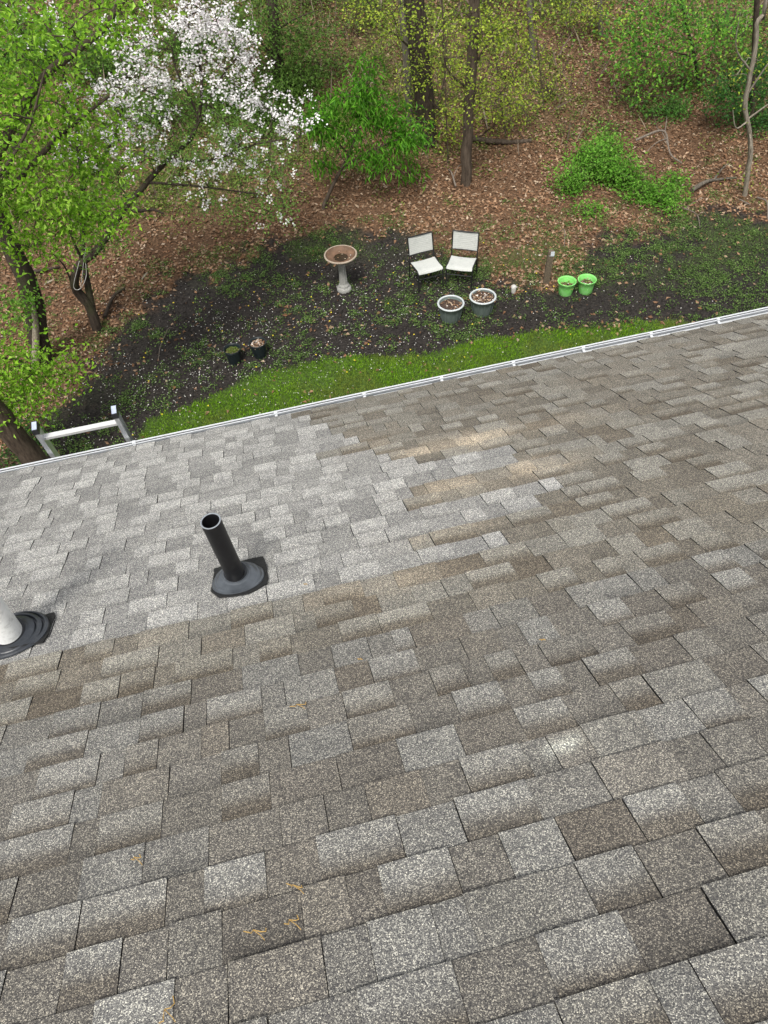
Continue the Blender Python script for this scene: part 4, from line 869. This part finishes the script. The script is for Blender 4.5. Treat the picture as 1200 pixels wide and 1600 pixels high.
# lawn
x, y = put(150000, -3.2, 13, 7.6, 11.0); d = lawn_d(x, y); k = (RNG.random(len(x)) < sstep(-.1, .12, d)*(.45+.55*sstep(.3, .5, fbm(x, y, 2.2, 3)))); x, y = x[k], y[k]; n = len(x)
q = MB(); hh = RNG.uniform(.03, .075, n); D = np.c_[RNG.normal(size=(n, 2))*.55, np.ones(n)]; dry = sstep(.55, .75, fbm(x+20, y, 1.2, 3))[:, None]*.6
gc = pal(n, [(.125, .275, .010), (.17, .34, .012), (.09, .20, .010), (.22, .39, .02)], .2); gc = gc*(1-dry)+np.array([.19, .19, .05])*dry
leaves(q, np.stack([x, y, gz(x, y)-.004], 1), D, rand_unit(n), hh, .011, gc, 0)
tag(q.build('lawn_grass', M['grass']), 'strip of bright green lawn along the house', None, None, 'stuff')
x, y = put(90000, -6, 14, 9.5, 15.5); k = (RNG.random(len(x)) < moss_d(x, y)*.75) & (lawn_d(x, y) < 0); x, y = x[k], y[k]; n = len(x)
q = MB(); leaves(q, np.stack([x, y, gz(x, y)], 1), np.c_[RNG.normal(size=(n, 2))*.8, np.ones(n)], rand_unit(n), RNG.uniform(.025, .07, n), .012, pal(n, [(.08, .17, .025), (.12, .22, .04), (.06, .12, .02), (.16, .23, .06)], .2), 0)
tag(q.build('thin_grass', M['grass']), 'thin grass at the back of the mulch bed', None, None, 'stuff')
# weeds in the mulch and green growth on the hill
cx, cy = put(6500, -5.5, 13, 9.0, 14.6); cl = sstep(.46, .64, fbm(cx+1.7, cy+4.4, 1.1, 3)) + .5*np.exp(-((cx-3)/1.8)**2-((cy-11.4)/1.0)**2) + .3*np.exp(-((cx-8.5)/2.5)**2-((cy-11.3)/.8)**2); k = (RNG.random(len(cx)) < cl*.8+.10) & (lawn_d(cx, cy) < .05) & ((bed_d(cx, cy) > -.3) | (RNG.random(len(cx)) < .45)); cx, cy = cx[k], cy[k]
per = 22; x = np.repeat(cx, per)+RNG.normal(size=len(cx)*per)*.055; y = np.repeat(cy, per)+RNG.normal(size=len(cx)*per)*.055; n = len(x)
q = MB(); leaves(q, np.stack([x, y, gz(x, y)+RNG.uniform(.01, .06, n)], 1), np.c_[RNG.normal(size=(n, 2)), RNG.uniform(-.1, .5, n)], tilt_normals(n, .45), RNG.uniform(.018, .042, n), RNG.uniform(.014, .026, n), pal(n, [(.11, .20, .045), (.15, .26, .06), (.075, .14, .033), (.21, .31, .10)], .22)*np.repeat(RNG.uniform(.7, 1.25, len(cx)), per)[:, None])
tag(q.build('weeds', M['leaf']), 'small weeds sprouting through the dark mulch', None, None, 'stuff')
cx, cy = put(15000, -9, 18, 14.3, 25.5); k = RNG.random(len(cx)) < green_d(cx, cy)*.8+.03; cx, cy = cx[k], cy[k]; per = 20
x = np.repeat(cx, per)+RNG.normal(size=len(cx)*per)*.10; y = np.repeat(cy, per)+RNG.normal(size=len(cx)*per)*.10; n = len(x)
q = MB(); leaves(q, np.stack([x, y, gz(x, y)+RNG.uniform(.01, .30, n)*np.repeat(RNG.random(len(cx))**1.5, per)], 1), np.c_[RNG.normal(size=(n, 2)), RNG.uniform(-.2, .7, n)], tilt_normals(n, .6), RNG.uniform(.035, .07, n), RNG.uniform(.022, .045, n), pal(n, [(.14, .22, .04), (.21, .30, .055), (.10, .16, .03), (.28, .35, .085)], .22)*np.repeat(RNG.uniform(.7, 1.25, len(cx)), per)[:, None])
tag(q.build('undergrowth', M['leaf']), 'low green growth on the wooded hillside', None, None, 'stuff')
# dead stems standing among the growth
n = 2600; x, y = put(n, -6, 16, 15.5, 24); k = RNG.random(n) < .25+.75*green_d(x, y); x, y = x[k], y[k]; n = len(x)
q = MB(); D = np.c_[RNG.normal(size=(n, 2))*.55, np.ones(n)]; leaves(q, np.stack([x, y, gz(x, y)], 1), D, rand_unit(n), RNG.uniform(.25, .8, n), .014, pal(n, [(.20, .16, .12), (.30, .25, .18), (.12, .09, .07)], .2), 0)
tag(q.build('dead_stems', M['litter']), 'dead stems and dry stalks among the hillside growth', None, None, 'stuff')
# petals
def petals(nn, cx, cy, sx, sy):
    return RNG.normal(cx, sx, nn), RNG.normal(cy, sy, nn)
ps = [petals(2000, -.8, 11.0, 2.0, 1.4), petals(1150, 2.6, 11.6, 1.8, 1.3), put(500, -3, 9, 9, 13.5), petals(500, -.5, 9.9, 1.6, .7)]
x = np.concatenate([p_[0] for p_ in ps]); y = np.concatenate([p_[1] for p_ in ps]); k = (y > 7.5) & (y < 14.6); x, y = x[k], y[k]; n = len(x)
on_l = lawn_d(x, y) > 0; kk = (RNG.random(n) < np.where(on_l, .45, 1.0)*(.25+.9*sstep(.3, .62, fbm(x+3, y+1, 1.7, 3)))); x, y, on_l = x[kk], y[kk], on_l[kk]; n = len(x); q = MB(); L = RNG.uniform(.011, .030, n)
leaves(q, np.stack([x, y, gz(x, y)+np.where(on_l, .045, .022)], 1), np.c_[RNG.normal(size=(n, 2)), RNG.normal(size=n)*.2], tilt_normals(n, .3), L, L*.8, pal(n, [(.76, .75, .72), (.68, .62, .61), (.5, .46, .40)], .08, [.6, .25, .15]))
tag(q.build('fallen_petals', M['petal']), 'white petals scattered on mulch and lawn', None, None, 'stuff')
n = 70; x, y = put(n, -3, 6, 9.2, 13); q = MB(); leaves(q, np.stack([x, y, gz(x, y)+.06], 1), np.c_[RNG.normal(size=(n, 2)), np.zeros(n)], tilt_normals(n, .2), .035, .035, pal(n, [(.75, .62, .05)], .1))
tag(q.build('yellow_flowers', M['petal']), 'scattered small yellow flowers in lawn and bed', None, None, 'stuff')
# crumbs of mulch
n = 26000; x, y = put(n, -4.8, 13, 9, 14.6); k = (bed_d(x, y) > -.1) & (lawn_d(x, y) < .02); x, y = x[k], y[k]; n = len(x)
q = MB(); L = RNG.uniform(.02, .06, n); leaves(q, np.stack([x, y, gz(x, y)+RNG.uniform(.002, .015, n)], 1), np.c_[RNG.normal(size=(n, 2)), RNG.normal(size=n)*.3], tilt_normals(n, .4), L, L*.4, pal(n, [(.018, .015, .013), (.034, .028, .023), (.085, .066, .05), (.012, .01, .01)], .25, [.36, .3, .16, .18]))
tag(q.build('mulch_chips', M['litter']), 'dark wood mulch chips covering the bed', None, None, 'stuff')
